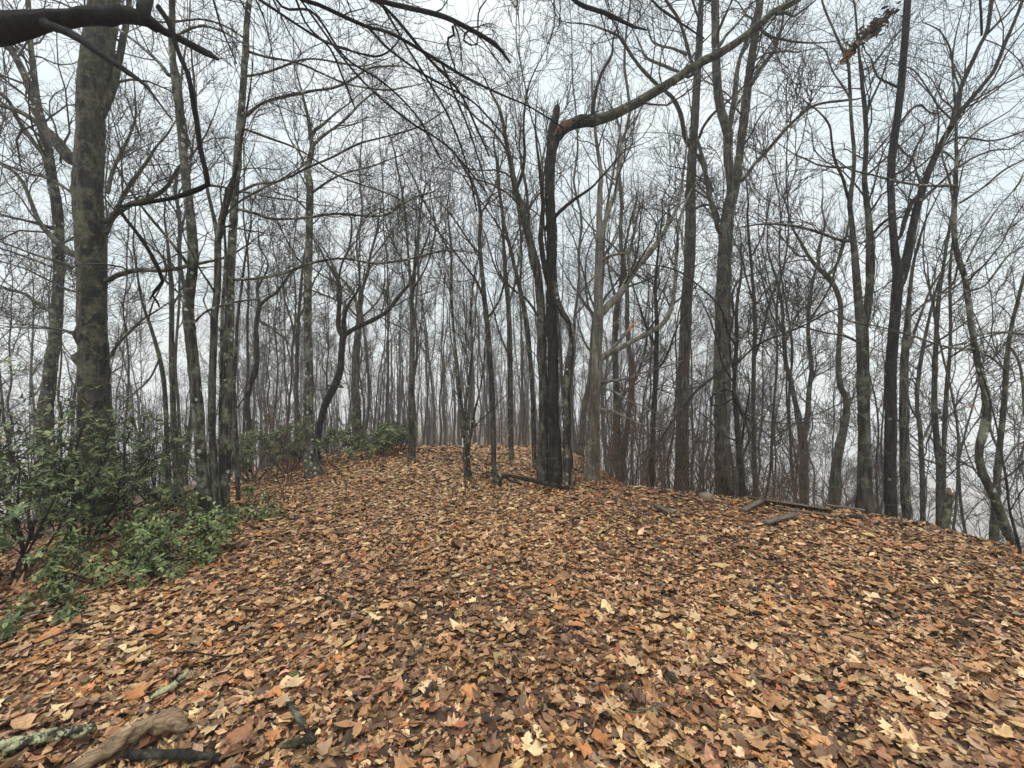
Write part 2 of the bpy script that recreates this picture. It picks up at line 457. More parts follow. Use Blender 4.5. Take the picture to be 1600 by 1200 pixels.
tree('oak_tree', 'thickest trunk in view, mossy and lichen-mottled, rising behind the evergreen thicket', 6.2, 'oak',
 '152,730,70 150,660,60 148,600,56 145,450,53 142,350,52 139,280,52 141,200,52 143,140,54 147,100,58 154,50,54 160,0,50 168,-80,44 175,-200,36',
 [('112,248,26 96,232,24 80,214,22 60,195,12 30,175,9 -10,160,7', .5), ('156,185,16 170,150,17 182,112,15 192,60,13 200,10,11 205,-40,9', .3),
  '166,345,12 182,332,11 205,318,10 235,308,9 260,292,7 278,262,5 300,240,4', '168,438,9 185,429,9 215,422,8 255,422,7 300,414,6 345,404,4',
  ('114,396,14 98,386,13 78,368,11 60,345,10 48,315,9 38,290,8 24,270,7 0,255,6 -30,240,4', .8),
  '166,365,10 176,340,9 195,300,8 215,272,7 232,248,6 242,232,5', '168,302,8 176,268,7 186,246,6 205,205,5 212,180,4',
  '115,520,7 106,518,6 88,514,4 60,512,3', '114,420,7 96,410,5 60,400,4 20,385,3 -20,370,3', '114,455,5 80,440,4 40,420,3 0,408,3',
  '112,300,6 80,280,5 40,270,4 -10,250,3', '170,560,6 182,540,6 202,520,5 222,500,4 245,485,3'], crown=1.15, up=.03, t0=.3, sides=22, flare=1.25)
tree('maple_tree', 'forked bare tree at far left whose trunk passes close beside the thickest trunk', 6.9, 'lichen',
 '72,660,30 76,610,27 86,530,23 91,460,21 92,390,21 90,330,21 82,280,20 74,230,21 62,180,18 38,115,15 10,65,13 -20,20,12 -60,-50,10',
 [('70,215,15 58,150,12 50,90,11 46,30,10 44,-20,9', .4), '82,255,10 60,232,9 30,190,9 15,160,8 0,145,7 -20,130,6', '86,490,8 60,475,7 40,460,6 10,452,5 -20,445,4',
  '90,360,7 60,350,5 20,340,4 -20,330,3', '88,420,5 50,405,4 0,388,3'], crown=1.2, up=.02, t0=.3)
tree('slender_tree', 'slender trunk spotted with pale lichen and kinked halfway, in low evergreen sprigs', 4.75, 'lichen',
 '324,832,30 320,800,25 314,740,23 310,690,22 308,640,22 300,560,21 294,500,21 293,470,20 298,430,19 300,385,19 297,340,18 291,290,17 287,240,16 281,180,15 275,125,17 270,95,12 268,50,12 268,0,11 266,-100,10',
 ['264,118,8 252,102,7 230,80,6 205,60,5 180,42,5 150,25,4', '300,420,8 285,402,6 262,372,5 235,340,5 205,300,4 185,265,3',
  '302,505,5 320,488,4 345,478,4 375,470,3', '272,60,5 290,48,4 320,40,4 360,55,3', '290,300,4 330,290,4 380,300,3 430,310,3'], crown=.8, up=.05, t0=.4, sides=16)
tree('slender_tree', 'brown slim stem forking below the lower branches, between two lichen-spotted trunks', 4.8, 'maple',
 '342,830,20 340,790,17 336,740,15 333,690,13 331,620,13 331,560,13 334,500,13 339,450,13 340,400,12 341,370,12',
 ['340,372,8 333,335,7 325,300,6 318,255,5 312,205,5 305,150,4 300,90,3', '344,372,8 350,340,8 360,305,7 370,262,6 376,225,5 384,180,4',
  '338,460,5 325,440,4 312,420,3 300,395,3', '345,350,5 365,322,4 400,300,4 440,280,3'], crown=.8, t0=.7)
tree('slender_tree', 'pale straight slender trunk leaning slightly right, last of the thicket-edge cluster', 4.9, 'lichen',
 '351,828,21 351,760,20 352,690,20 355,620,19 357,540,18 358,460,17 360,400,16 364,340,15 369,270,14 374,210,13 379,150,12 384,80,11 388,20,10 392,-60,9',
 [('383,182,6 410,162,5 450,150,5 490,142,4 520,138,4 548,126,4 575,108,3 600,104,3', .8), ('372,302,5 400,288,5 440,282,4 480,262,4 520,245,4 560,225,4 600,214,3 650,200,3', .5),
  ('376,328,5 400,334,5 430,342,4 480,340,4 520,334,4 570,337,4 602,336,4 630,318,3 655,306,3', .8), ('368,437,5 400,436,5 440,428,5 485,412,5 520,405,4 545,405,4 580,411,4 600,411,4 640,405,3 690,392,3', .9),
  ('386,80,4 420,90,4 470,100,3 540,130,3 600,140,3', .4), ('380,120,4 420,112,4 480,92,3 540,100,3', .6), '382,60,4 350,40,3 310,30,3 270,35,3', ('376,200,4 420,215,4 470,235,3 530,275,3 600,300,3', .7)], crown=1.0, up=.02, t0=.45, sides=16)
tree('young_tree', 'thinnest lichen-flecked stem squeezed between the brown slim stem and the straight pale trunk', 5.1, 'lichen', '346,800,8 345,740,8 344,680,8 345,610,7 346,550,7 347,490,6 350,440,6 352,400,5 350,350,4 344,300,3',
 ['346,520,4 330,495,4 318,470,3'], crown=.6, t0=.6)
tree('young_tree', 'thin bare stem right beside the straight pale trunk of the cluster', 5.6, 'maple', '372,780,8 371,720,8 368,660,7 366,600,7 370,540,6 372,500,6 378,450,5 384,400,4 392,350,3',
 ['368,640,4 385,615,3 392,590,3'], crown=.7, t0=.5)
tree('young_tree', 'thin upright stem standing just left of the kinked lichen trunk', 6.0, 'maple', '276,760,12 274,700,12 272,640,11 269,560,10 268,500,9 268,450,9 266,420,8 262,380,5',
 ['270,440,4 258,410,4 240,380,3', '269,480,4 285,450,3 296,430,3'], crown=.8, t0=.5)
tree('young_tree', 'thin crooked stem behind the evergreen sprigs, crossing its twin low down', 6.4, 'maple', '262,750,9 260,690,9 258,620,8 252,570,8 243,535,7 232,500,6 222,470,5 215,430,4 208,380,4',
 ['250,560,5 235,590,4 215,610,3', '232,500,4 240,470,3 260,430,3'], crown=.8, t0=.5)
tree('maple_tree', 'dark-banded trunk with a lichen-flecked flared foot where the thicket meets the trail', 7.35, 'lichen',
 '489,748,30 487,725,25 484,690,20 482,640,17 481,570,15 480,500,14 479,440,14 481,390,13 482,340,13 483,290,12 480,262,10 487,232,9 485,214,8',
 ['486,222,6 490,206,6 504,195,5 512,188,4 525,177,3', '488,228,6 505,212,5 528,196,4 548,178,4 565,160,3', '479,262,4 468,240,4 452,215,3 440,180,3', '481,330,4 460,310,3 430,300,3 410,280,3',
  '483,305,4 510,285,4 540,270,3 580,260,3', '481,420,4 462,400,3 445,370,3'], crown=1.3, up=.04, t0=.55, flare=1.2)
tree('crooked_tree', 'black crooked tree leaning over then splitting in a wide wishbone fork', 9.6, 'dark',
 '494,705,14 498,670,12 506,635,12 520,608,13 530,580,13 533,552,11 535,532,11 537,524,11',
 [('536,526,10 529,514,9 529,490,8 531,462,8 529,440,7 521,425,6 510,410,4 500,390,3', .3), ('538,524,9 555,513,8 580,501,8 605,486,7 620,467,7 630,455,6 642,440,5 652,410,4 665,380,3', .5),
  '528,440,4 535,410,4 545,390,3 550,350,3', '536,605,3 512,602,3 511,590,2'], crown=1.1, t0=.8)
tree('maple_tree', 'brown-stained straight trunk with a spreading crown behind the black wishbone tree', 11.5, 'ash',
 '560,690,17 557,640,15 555,590,14 556,545,13 559,515,11 561,488,9', ['561,488,7 566,455,6 575,425,5 579,400,4 588,365,4', '559,486,6 553,460,5 540,442,4 525,425,4 510,395,3', '557,494,4 543,480,4 520,467,3 498,458,3',
  '564,496,4 582,480,3 595,462,3 600,445,3', '579,405,3 600,380,3 620,350,3'], crown=1.3, t0=.85)
tree('slender_tree', 'straight pale-flecked trunk standing alone at the upper edge of the trail', 8.5, 'ash',
 '643,728,14 643,715,11 644,680,10 643,620,9 645,560,9 645,500,9 643,465,8 647,440,6 650,400,5 654,360,4 660,310,3', ['643,465,5 640,430,5 637,390,4 634,345,4 628,300,3 620,260,3', '646,450,4 662,425,3 672,400,3 680,360,3', '641,420,4 625,400,3 610,370,3'], crown=1.2, up=.1, t0=.6)
blaze_tree = tree('young_tree', 'thin twin-stemmed tree on the trail with a small white paint blaze', 6.9, 'lichen',
 '731,757,13 729,735,11 726,700,9 724,660,7 719,620,6 715,580,5 710,530,5 706,480,5 705,430,4 705,390,4 701,350,3', ['731,745,8 732,700,7 730,660,6 727,630,5 733,590,5 738,540,4 735,490,4 741,430,3', '733,700,4 740,650,4 750,610,3 756,570,3', '705,400,3 690,370,3 670,330,3 655,300,3'], crown=.9, up=.12, t0=.5)
tree('young_tree', 'slim dark stem just right of the white-blazed twin stems', 6.85, 'maple',
 '774,760,11 772,730,9 771,680,9 769,620,9 766,560,9 762,510,9 757,465,8 753,420,7 750,375,6 752,335,6 746,305,5 738,285,4 725,262,4', ['757,470,5 745,440,4 730,420,3 700,380,3', '752,400,4 735,380,4 715,350,3 700,330,3', '754,330,4 770,300,3 782,260,3', '760,500,4 780,470,4 790,430,3'], crown=1.2, up=.1, t0=.5)
tree('young_tree', 'thin straight stem between the slim dark stem and the snapped black trunk', 9.0, 'maple', '800,740,9 799,690,9 798,630,9 797,560,9 795,500,8 792,450,8 788,400,6 785,340,5 780,290,4',
 ['794,480,4 805,440,4 812,390,3', '792,450,4 775,420,3 765,390,3', '797,560,4 780,520,3 770,480,3'], crown=1.2, up=.1, t0=.5)
tree('young_tree', 'thin tree close left of the snapped trunk, arching toward the sky', 8.0, 'maple', '835,745,8 834,690,8 832,620,8 828,560,8 822,500,8 812,450,7 800,400,6 788,350,5 780,300,5 776,250,4',
 ['812,450,4 815,400,4 812,350,3 805,300,3', '795,380,4 770,340,3 740,300,3'], crown=1.2, up=.08, t0=.5)
# the snapped black trunk and its twins
tree('broken_tree', 'black trunk snapped high up, its mossy top bent over rightward across the sky', 6.6, 'cherry',
 '867,764,24 866,740,20 866,650,19 865,560,19 863,480,19 862,420,18 861,360,18 859,300,17 861,240,17 864,205,16 869,180,13 871,166,9',
 [('859,245,16 863,222,20 872,206,20 886,197,18 906,189,19 926,189,19 938,187,16', .05, 'dark'), ('912,189,17 926,189,18 945,184,18 965,176,17 1000,158,16 1045,132,15 1090,102,15 1130,80,14 1160,60,13 1185,40,13 1210,18,11 1240,3,10 1280,-25,9 1330,-70,7', .1, 'moss'), ('1110,90,8 1125,70,7 1135,55,5', .2, 'moss'), ('1212,22,6 1230,20,5 1240,25,4 1262,10,3', .2, 'moss'), ('1185,40,7 1200,55,5 1222,62,4', .1, 'moss'), ('1060,120,4 1075,100,3 1095,70,3', .3, 'moss'), ('858,445,10 850,410,9 845,375,9 846,345,8 848,320,7 845,285,6 842,250,5', -.2), ('852,358,8 866,340,7 882,324,6 902,308,5 925,292,4', -.3),
  ('926,178,8 928,155,7 934,130,5 945,105,5 956,85,5 958,62,3', .2)], crown=.35, t0=.99, lead=False)
tree('maple_tree', 'trunk pressed against the left side of the snapped black trunk, curving up leftward', 6.75, 'maple',
 '847,764,20 848,740,17 848,660,16 847,600,15 846,530,15 843,465,15 838,420,14 829,385,13 820,350,12 812,320,10 805,295,10 798,255,8 790,215,6 780,170,5',
 ['805,300,6 816,270,6 820,240,5 818,200,4 822,150,3', '838,430,7 828,400,6 826,350,5 823,300,5 815,260,4', '845,500,5 825,470,4 805,455,3 790,440,3', '795,240,4 770,205,4 745,185,3 720,160,3', '812,320,4 790,300,3 760,285,3'], crown=1.3, up=.1, t0=.5)
tree('twisted_tree', 'lichen-crusted trunk wrapped by a dark vine, right beside the snapped trunk', 6.55, 'lichen',
 '887,763,20 886,735,15 886,680,14 885,630,13 887,585,12 892,550,11 894,528,11 889,505,10 878,487,10 870,466,10 866,440,9',
 [], crown=0, t0=.99, lead=False)
tree('beech_tree', 'pale smooth grey trunk with two big limbs rising rightward like a candelabra', 7.1, 'beech',
 '923,772,30 926,740,24 928,690,21 931,630,18 933,580,17 935,530,17 936,490,16 936,430,13 937,370,11 937,325,10 938,295,9 940,272,7 935,240,6 930,200,5 926,150,4 925,100,3',
 [('936,495,12 950,478,12 968,460,12 985,432,11 1000,412,11 1018,392,10 1032,372,8 1044,352,7 1056,330,6 1064,305,5 1068,270,4', .7), ('938,562,11 955,550,10 982,537,9 1010,522,9 1036,505,9 1048,485,8 1054,450,7 1057,405,6 1060,355,5 1070,320,4', .5),
  ('939,375,9 946,345,9 954,322,8 962,300,7 966,270,6 972,240,5 968,200,4', .4), ('942,597,5 965,594,4 985,590,4 1005,582,3 1030,575,3', -.5), ('941,606,4 960,612,3 980,625,3 1000,633,2', -.4), ('942,640,4 950,643,4 958,643,4', -.2),
  '940,410,6 952,400,5 970,396,4 985,392,3 988,370,3', '985,430,5 982,410,4 985,385,4 992,360,3'], crown=1.0, up=.06, t0=.6, sides=16)
tree('maple_tree', 'tall straight grey trunk behind the candelabra beech, under the leaning snapped top', 8.6, 'ash',
 '1063,790,27 1064,730,25 1065,680,23 1067,620,21 1069,560,20 1071,500,20 1074,450,19 1078,400,18 1080,350,18 1080,300,17 1082,250,16 1085,205,15 1088,150,14 1091,100,13 1094,50,11 1096,0,9 1100,-70,7',
 ['1078,228,9 1070,210,8 1064,180,8 1052,155,7 1040,143,6 1022,128,6 1000,105,5 985,85,5 968,58,4 940,45,3', '1086,118,6 1078,90,6 1070,60,6 1060,30,5 1045,8,5 1030,-20,4', '1092,245,8 1100,262,7 1106,290,7 1110,310,6',
  '1092,215,6 1098,200,5 1112,180,5 1130,165,4', '1072,85,5 1050,75,4 1035,72,4 1020,65,3', '1075,120,5 1060,112,5 1030,100,5 1010,90,4 1000,70,3', '1096,40,4 1085,10,4 1075,-20,3', '1080,330,4 1100,320,4 1120,325,3'], crown=1.2, up=.05, t0=.55, sides=16)
tree('maple_tree', 'broad grey trunk dividing into tall upright stems, hung with vines low down', 7.6, 'ash',
 '1131,800,29 1130,740,27 1129,680,26 1128,620,26 1128,560,26 1129,500,25 1129,440,23 1131,390,23 1134,345,23 1138,315,21 1140,295,17 1136,250,15 1134,205,17 1124,170,15 1120,130,15 1118,80,14 1117,30,14 1118,-20,12 1120,-90,10',
 [('1143,320,17 1150,285,16 1154,250,15 1159,205,16 1166,155,15 1172,105,14 1180,55,14 1188,5,14 1195,-50,12 1205,-130,9', .5), ('1140,200,10 1146,160,10 1150,125,9 1155,95,7 1165,65,6 1176,35,5 1182,10,4', .3),
  ('1124,362,10 1117,338,9 1109,308,9 1104,282,7 1098,250,6 1090,222,5', .3), ('1160,282,7 1178,258,6 1200,234,6 1222,208,6 1245,185,5 1268,167,5 1290,160,4 1318,157,4', .2), ('1174,132,8 1184,112,7 1197,95,7 1210,75,6 1220,45,5 1226,10,4', .3),
  '1174,110,4 1183,104,3 1190,98,2', '1108,310,4 1090,300,3 1075,285,3', '1118,60,4 1130,30,4 1142,5,3', '1138,230,4 1145,180,4 1160,150,3', '1172,100,4 1195,85,3 1225,80,3'], crown=1.1, up=.05, t0=.55, sides=18)
tree('dead_tree', 'black crooked dead stem tangled with looping vines in front of the broad grey trunk', 6.2, 'dark',
 '1161,785,15 1159,755,12 1157,720,11 1154,690,9 1150,650,8 1147,610,8 1149,570,7 1152,530,6 1151,490,6 1154,455,5 1158,434,4',
 [('1149,560,5 1128,580,5 1100,600,5 1078,622,5 1062,645,5 1048,662,5 1035,682,4 1022,700,3', -.8), ('1148,615,6 1158,640,5 1170,655,5 1177,668,5 1172,685,4 1164,702,4', -.3), ('1151,500,4 1143,470,4 1150,445,4 1158,436,3', .2),
  ('1150,570,4 1175,545,4 1200,530,4 1230,520,3 1262,505,3 1290,490,3', -.6), ('1148,600,4 1130,570,4 1122,540,3 1110,500,3', -.3), ('1150,540,4 1138,520,4 1130,490,3 1118,470,3 1090,445,3 1062,425,3', -.5),
  ('1150,590,4 1142,560,4 1140,530,3 1145,500,3', .15), ('1158,700,4 1163,660,4 1168,630,3', -.2), ('1154,690,3 1130,680,3 1110,660,2', -.3)], crown=1.0, up=0.0, t0=.4)
vin = tree('vine', 'dark vine looping in a closed coil on the black crooked dead stem', 6.15, 'dark',
 '1150,618,4 1138,608,4 1120,613,4 1110,622,4 1110,632,4 1122,634,4 1136,628,4 1148,620,4', [('1148,620,4 1155,640,4 1165,660,4 1172,690,3', .1)], crown=0, lead=False, cat='vine', grounded=False, sides=7)
tree('crooked_tree', 'pale greenish zigzag trunk standing down the slope left of the twin-stemmed trunk', 10.5, 'moss',
 '1303,820,19 1305,760,18 1308,715,17 1315,685,16 1322,650,13 1322,622,12 1313,600,12 1310,560,10 1313,510,9 1313,475,9 1304,448,9 1291,430,9 1276,416,8 1262,398,6 1252,380,5 1240,360,4',
 ['1280,420,6 1278,396,6 1284,370,5 1288,352,4 1284,325,3', '1294,430,7 1308,412,5 1318,385,5 1326,350,4 1332,310,3', '1322,640,5 1332,622,4 1338,600,3', '1262,400,4 1245,398,3 1225,375,3'], crown=1.1, up=.06, t0=.65)
tree('maple_tree', 'tall trunk splitting chest-high into two close parallel stems at the crest', 6.2, 'maple',
 '1353,806,30 1351,770,27 1350,720,25 1350,660,23 1349,600,22 1349,550,22 1348,510,21 1343,480,15 1339,440,14 1336,400,13 1333,370,11 1331,345,10 1328,315,9 1333,280,7 1335,240,7 1331,190,6 1329,140,6 1326,100,5 1316,75,5 1303,45,4 1287,5,4 1280,-40,3',
 [('1351,508,15 1356,480,16 1359,440,15 1360,400,15 1358,355,13 1353,315,11 1350,280,10 1353,235,9 1353,190,8 1349,140,7 1344,90,5 1340,50,4 1336,10,4', .15), ('1332,378,5 1310,374,5 1285,365,5 1260,357,5 1232,352,4 1198,350,3', -.3),
  '1330,325,7 1323,300,6 1318,282,5 1305,250,5 1300,220,4 1296,195,4 1280,175,3', '1353,185,5 1360,160,5 1372,135,4 1380,115,3', '1352,260,4 1375,230,4 1395,205,3', '1330,160,4 1320,140,4 1300,110,3 1290,80,3', '1360,380,4 1385,355,4 1410,335,3',
  '1349,540,4 1320,525,4 1290,520,3 1250,510,3', '1335,260,4 1310,262,4 1280,258,3 1262,250,3', '1346,110,4 1365,100,4 1395,60,3'], crown=1.2, up=.05, t0=.45, sides=16, flare=1.2)
tree('cherry_tree', 'black-barked trunk dotted with pale lichen discs, forked into two long leaning stems', 5.75, 'cherry',
 '1392,822,26 1392,790,23 1391,730,22 1392,660,22 1392,590,21 1396,530,20 1401,470,20 1404,430,21 1399,395,16 1395,350,14 1393,310,14 1392,280,14 1395,235,15 1402,185,14 1408,135,14 1412,85,13 1416,35,13 1420,-30,12 1426,-130,9',
 [('1408,440,17 1418,400,16 1427,355,16 1437,315,15 1450,275,13 1468,232,13 1484,203,12 1497,180,11 1514,160,9 1534,136,9 1553,112,9 1562,92,8 1572,65,8 1588,28,7 1604,-15,7', .35), ('1486,200,11 1494,165,10 1502,135,9 1516,104,9 1530,72,8 1542,48,8 1547,20,8 1552,-20,7', .5),
  ('1406,372,8 1414,345,9 1424,318,9 1438,300,6', .1), '1545,50,6 1560,35,5 1575,22,4 1592,2,3', '1392,340,6 1375,352,5 1362,368,4 1352,385,3', '1408,190,5 1425,170,4 1440,165,4 1452,175,3 1465,178,3', ('1500,140,4 1490,110,4 1484,75,4 1470,50,3', .3),
  '1405,270,5 1420,258,5 1432,230,4 1445,200,3', '1490,190,4 1465,165,4 1450,140,3 1428,110,3', '1412,140,4 1390,130,4 1370,118,4 1360,90,3', '1534,55,5 1533,20,5 1530,-20,4', '1470,230,4 1500,215,4 1550,220,3 1600,205,3'], crown=1.1, up=.03, t0=.6, sides=18, flare=1.1)
tree('maple_tree', 'grey-brown trunk almost hidden behind the black-barked cherry trunk', 6.3, 'ash',
 '1417,815,20 1414,780,19 1412,700,18 1411,630,17 1412,570,16 1416,520,13 1421,460,8 1428,410,6 1445,350,4', ['1412,560,6 1425,530,6 1440,490,5 1455,450,4', '1418,500,5 1450,470,4 1490,450,4 1530,420,3'], crown=1.0, t0=.7)
tree('young_tree', 'left one of three slim trunks behind the mossy stump', 8.2, 'maple', '1442,840,10 1441,780,10 1440,720,10 1437,670,9 1432,630,8 1434,590,8 1440,550,7 1448,510,6 1460,460,5 1475,410,4',
 ['1440,690,5 1450,670,5 1458,650,4', '1438,660,4 1425,640,4 1418,615,3', '1442,545,4 1470,530,4 1500,510,3'], crown=1.1, t0=.4)
tree('young_tree', 'middle one of three slim trunks behind the mossy stump', 7.4, 'maple', '1468,840,16 1467,780,14 1466,720,13 1461,670,12 1459,620,11 1460,570,10 1462,520,9 1466,470,8 1472,430,7 1480,380,5 1490,330,4',
 ['1460,560,4 1475,545,4 1510,535,3', '1464,500,5 1455,460,4 1450,430,3', '1468,460,4 1490,440,4 1500,400,3'], crown=1.1, t0=.4)
tree('young_tree', 'right one of three slim trunks behind the mossy stump, reddish grey', 7.5, 'ash', '1473,810,11 1474,770,10 1474,720,9 1476,660,9 1480,600,8 1484,550,7 1485,500,7 1484,450,6 1486,400,5',
 ['1484,480,4 1505,460,3 1520,430,3', '1482,560,4 1505,545,4 1530,530,3'], crown=1.1, t0=.4)
tree('leaning_tree', 'mottled snaking trunk leaning left over the drop at the far right', 4.5, 'lichen',
 '1583,862,22 1573,830,19 1563,800,18 1552,775,18 1540,750,18 1531,725,17 1529,705,16 1534,680,17 1541,650,18 1540,615,17 1530,575,14 1522,530,12 1515,480,12 1508,435,11 1500,410,12 1493,380,11 1491,345,11 1493,300,9 1495,260,7 1495,205,6 1492,150,5 1488,100,4',
 [('1525,545,5 1500,545,4 1470,540,4 1440,530,4 1410,520,3 1370,510,3 1340,505,3', -.3), ('1527,525,4 1550,520,4 1580,520,4 1620,525,4', .2), '1494,320,5 1515,308,4 1540,290,4 1570,265,4 1610,245,3', '1490,330,6 1488,300,6 1480,270,4 1472,240,4 1478,210,3', '1512,455,5 1540,445,4 1575,400,4 1610,380,3',
  '1505,420,4 1525,380,4 1555,330,3 1590,290,3', '1496,240,4 1520,210,4 1550,190,3', '1492,290,5 1450,290,4 1410,285,4 1370,275,3 1330,265,3'], crown=1.2, up=.04, t0=.35, sides=16)
tree('maple_tree', 'mossy trunk just beyond the snaking leaning trunk at the far right', 6.8, 'moss',
 '1553,860,18 1556,800,15 1558,750,14 1562,700,13 1567,650,12 1571,600,11 1573,560,10 1580,510,8 1590,470,7 1600,430,6', ['1562,705,6 1550,680,5 1545,650,4', '1575,540,6 1590,560,6 1598,600,6 1600,640,5', '1572,580,4 1550,560,4 1530,550,3'], crown=1.2, t0=.35)
tree('sapling', 'thin black sapling arching in front of the snaking leaning trunk', 3.95, 'dark', '1592,885,7 1586,850,6 1578,800,5 1572,750,5 1565,710,4 1558,670,4 1550,635,4 1540,600,3 1530,570,3',
 ['1578,800,3 1595,770,3 1610,750,3', '1568,725,3 1585,700,3 1600,690,3', '1585,845,3 1565,830,3 1545,790,2'], crown=.7, up=.02, t0=.3)
tree('maple_tree', 'trunk with a low V fork standing down the slope between the vine-hung and zigzag trunks', 9.8, 'maple',
 '1258,830,18 1257,770,16 1256,720,15 1253,685,16 1248,655,11 1242,630,9 1236,600,9 1228,565,8 1224,520,7 1222,480,6 1214,440,5 1205,410,4',
 [('1255,678,11 1262,645,10 1264,610,9 1268,570,8 1263,525,8 1265,480,7 1270,440,5 1280,400,4', .3), '1224,520,4 1205,490,3 1195,450,3', '1265,500,5 1285,470,4 1300,440,4 1310,400,3'], crown=1.2, up=.07, t0=.6)
tree('crooked_tree', 'curvy dark stem with a forked top in the wood behind the lichen cluster', 9.8, 'dark',
 '388,700,10 389,660,9 387,628,9 392,600,9 399,585,9 402,560,9 401,520,8 404,490,8 406,474,7', ['405,478,6 418,466,5 432,457,5 445,440,4 458,425,3', '405,474,5 402,452,4 414,430,4 418,410,3 405,385,3', '404,500,4 420,510,4 432,520,3'], crown=1.3, t0=.85)
tree('young_tree', 'faint straight stem between the curvy dark stem and the dark-banded trunk', 12.5, 'far', '463,730,8 464,680,7 463,620,7 464,560,7 466,510,6 470,450,5 476,400,4', ['464,540,4 455,500,3 445,470,3', '466,500,4 480,470,3 490,440,3'], crown=1.2, up=.1, t0=.5)
tree('slender_tree', 'sturdy trunk seen through the gap between beech and tall straight trunk', 9.5, 'maple', '968,790,14 966,730,13 964,680,12 963,620,11 962,560,10 963,500,10 967,470,9 972,440,7 975,400,5 985,350,4', ['963,640,7 978,612,6 990,598,5 1005,560,5 1012,520,4', '966,480,5 955,440,4 950,410,3'], crown=1.2, up=.1, t0=.55)
tree('young_tree', 'dark slim pole left of the tall straight trunk, standing in brown brush', 7.6, 'dark', '1018,780,10 1018,720,9 1020,660,9 1023,600,8 1025,550,8 1026,500,7 1024,450,5 1028,400,4 1035,340,3', ['1024,540,4 1010,510,3 1000,480,3', '1025,580,4 1040,560,4 1055,520,3'], crown=1.2, up=.08, t0=.4)
tree('young_tree', 'straight slim trunk right of the vine-tangled dead stem', 9.5, 'far', '1181,815,9 1180,750,9 1178,690,8 1177,620,8 1178,560,7 1180,500,7 1176,440,6 1172,390,5 1168,340,4', ['1179,560,4 1192,520,4 1200,480,3', '1176,470,4 1165,430,3 1158,400,3', '1174,400,3 1190,370,3 1200,330,3'], crown=1.3, up=.08, t0=.4)

# the tree whose dark limbs hang in from the upper left and top of the frame; its trunk stands beside the viewer
over = tree('overhanging_tree', 'black close-up limbs reaching in along the top from a tree beside the viewer', 2.3, 'black',
 '-330,1180,150 -330,900,135 -320,600,125 -318,300,120 -310,40,115 -305,-200,105 -290,-500,90 -270,-900,70',
 [('-315,60,85 -220,55,72 -120,50,60 -50,46,54 0,40,46 60,33,36 120,24,28 180,20,26 222,26,27 246,42,15 272,56,13 300,70,13 324,84,12 341,93,5', .1), ('222,24,24 230,0,24 234,-40,22 236,-90,18', .2), ('70,38,17 108,52,16 150,80,14 190,108,11 222,131,7 246,160,4 268,186,3', -.15),
  ('246,8,10 258,25,10 270,55,10 280,85,10 292,112,10 299,145,10 303,170,10 307,195,9 313,232,10 321,262,10 324,280,10 322,290,9 300,300,10 272,309,8 232,316,7 200,321,5 182,322,5', .3), ('183,322,6 198,345,7 224,378,7 240,405,7 252,430,7 254,442,7 244,452,6 237,461,5 234,468,3', .1), ('238,462,4 244,470,4 249,480,3', .05)],
 crown=0, t0=.99, sides=14)
def over_branch(s, d0, d1, twigs=1.0):
    a = parse(s); t = np.linspace(0, 1, len(a)); dd = d0 + (d1 - d0) * t
    pts = np.array([P(x[0], x[1], d) for x, d in zip(a, dd)]); rad = .82 * a[:, 2] / F * dd / 2 / np.sqrt(1 + ((a[:, 0] - 800) / F) ** 2)
    return resample(pts, rad, step=.06, wob=.3)
off = np.array(over.location)
bag = Bag()
OB = [('-285,-560,40 -120,-420,34 80,-300,28 260,-180,22 380,-70,15 460,-8,9 500,8,8 540,27,8 575,42,7 606,50,6 635,65,6 665,83,6 690,98,5 730,122,5 780,146,4 830,168,3 880,200,3', 2.4, 4.6),
      ('-280,-700,36 0,-520,30 250,-330,24 420,-170,17 520,-60,11 570,-8,9 602,4,9 640,13,9 690,25,9 735,46,8 775,71,8 797,98,4', 2.4, 4.2),
      ('380,-70,9 400,-8,6 422,10,6 462,37,5 510,66,5 560,83,4 592,88,4 616,72,3 630,50,2', 3.6, 4.1), ('575,42,5 600,70,5 622,88,4 655,112,4 690,132,4 740,160,3 790,215,3', 3.9, 4.8),
      ('520,-60,7 588,0,6 612,22,6 640,55,6 664,85,6 700,122,5 722,150,4 745,200,4 765,245,3', 3.8, 5.0), ('690,98,5 702,128,4 715,160,4 735,210,3 760,290,3', 4.2, 5.0), ('460,-8,5 480,40,4 515,75,4 535,120,4 555,170,3', 3.6, 4.4),
      ('250,-330,16 500,-300,14 720,-160,11 860,-30,8 890,-4,7 912,11,8 945,22,8 984,40,6 1011,47,3', 3.4, 4.9), ('640,-215,9 760,-120,7 880,-40,5 1000,-10,4 1040,20,4 1100,60,3', 4.0, 5.4),
      ('405,-60,6 440,10,5 490,20,5 540,90,4 600,130,4 650,180,3 690,250,3', 3.7, 4.6), ('380,-70,8 300,-60,6 330,-10,5 345,40,4 370,100,3', 3.5, 4.0), ('735,46,4 722,60,4 745,70,3 748,20,3 760,0,2', 4.1, 4.3), ('707,40,5 709,55,5 698,62,4 702,80,3 712,110,3', 4.1, 4.3),
      ('580,-20,5 640,80,4 700,180,4 730,260,3 745,330,3', 4.0, 5.2), ('470,0,4 560,120,4 640,190,4 700,230,3 760,300,3', 3.8, 5.0)]
S1 = []
for s, d0, d1 in OB:
    p, r, L = over_branch(s, d0, d1)
    v, f = tubes(p[None], r[None], 8, .04)
    link('branch', raw_mesh('branch', v - off, f, BK['black']), over)
    q, rr, _ = resample(p[::2], r[::2], K=20); S1.append((q, rr, L))
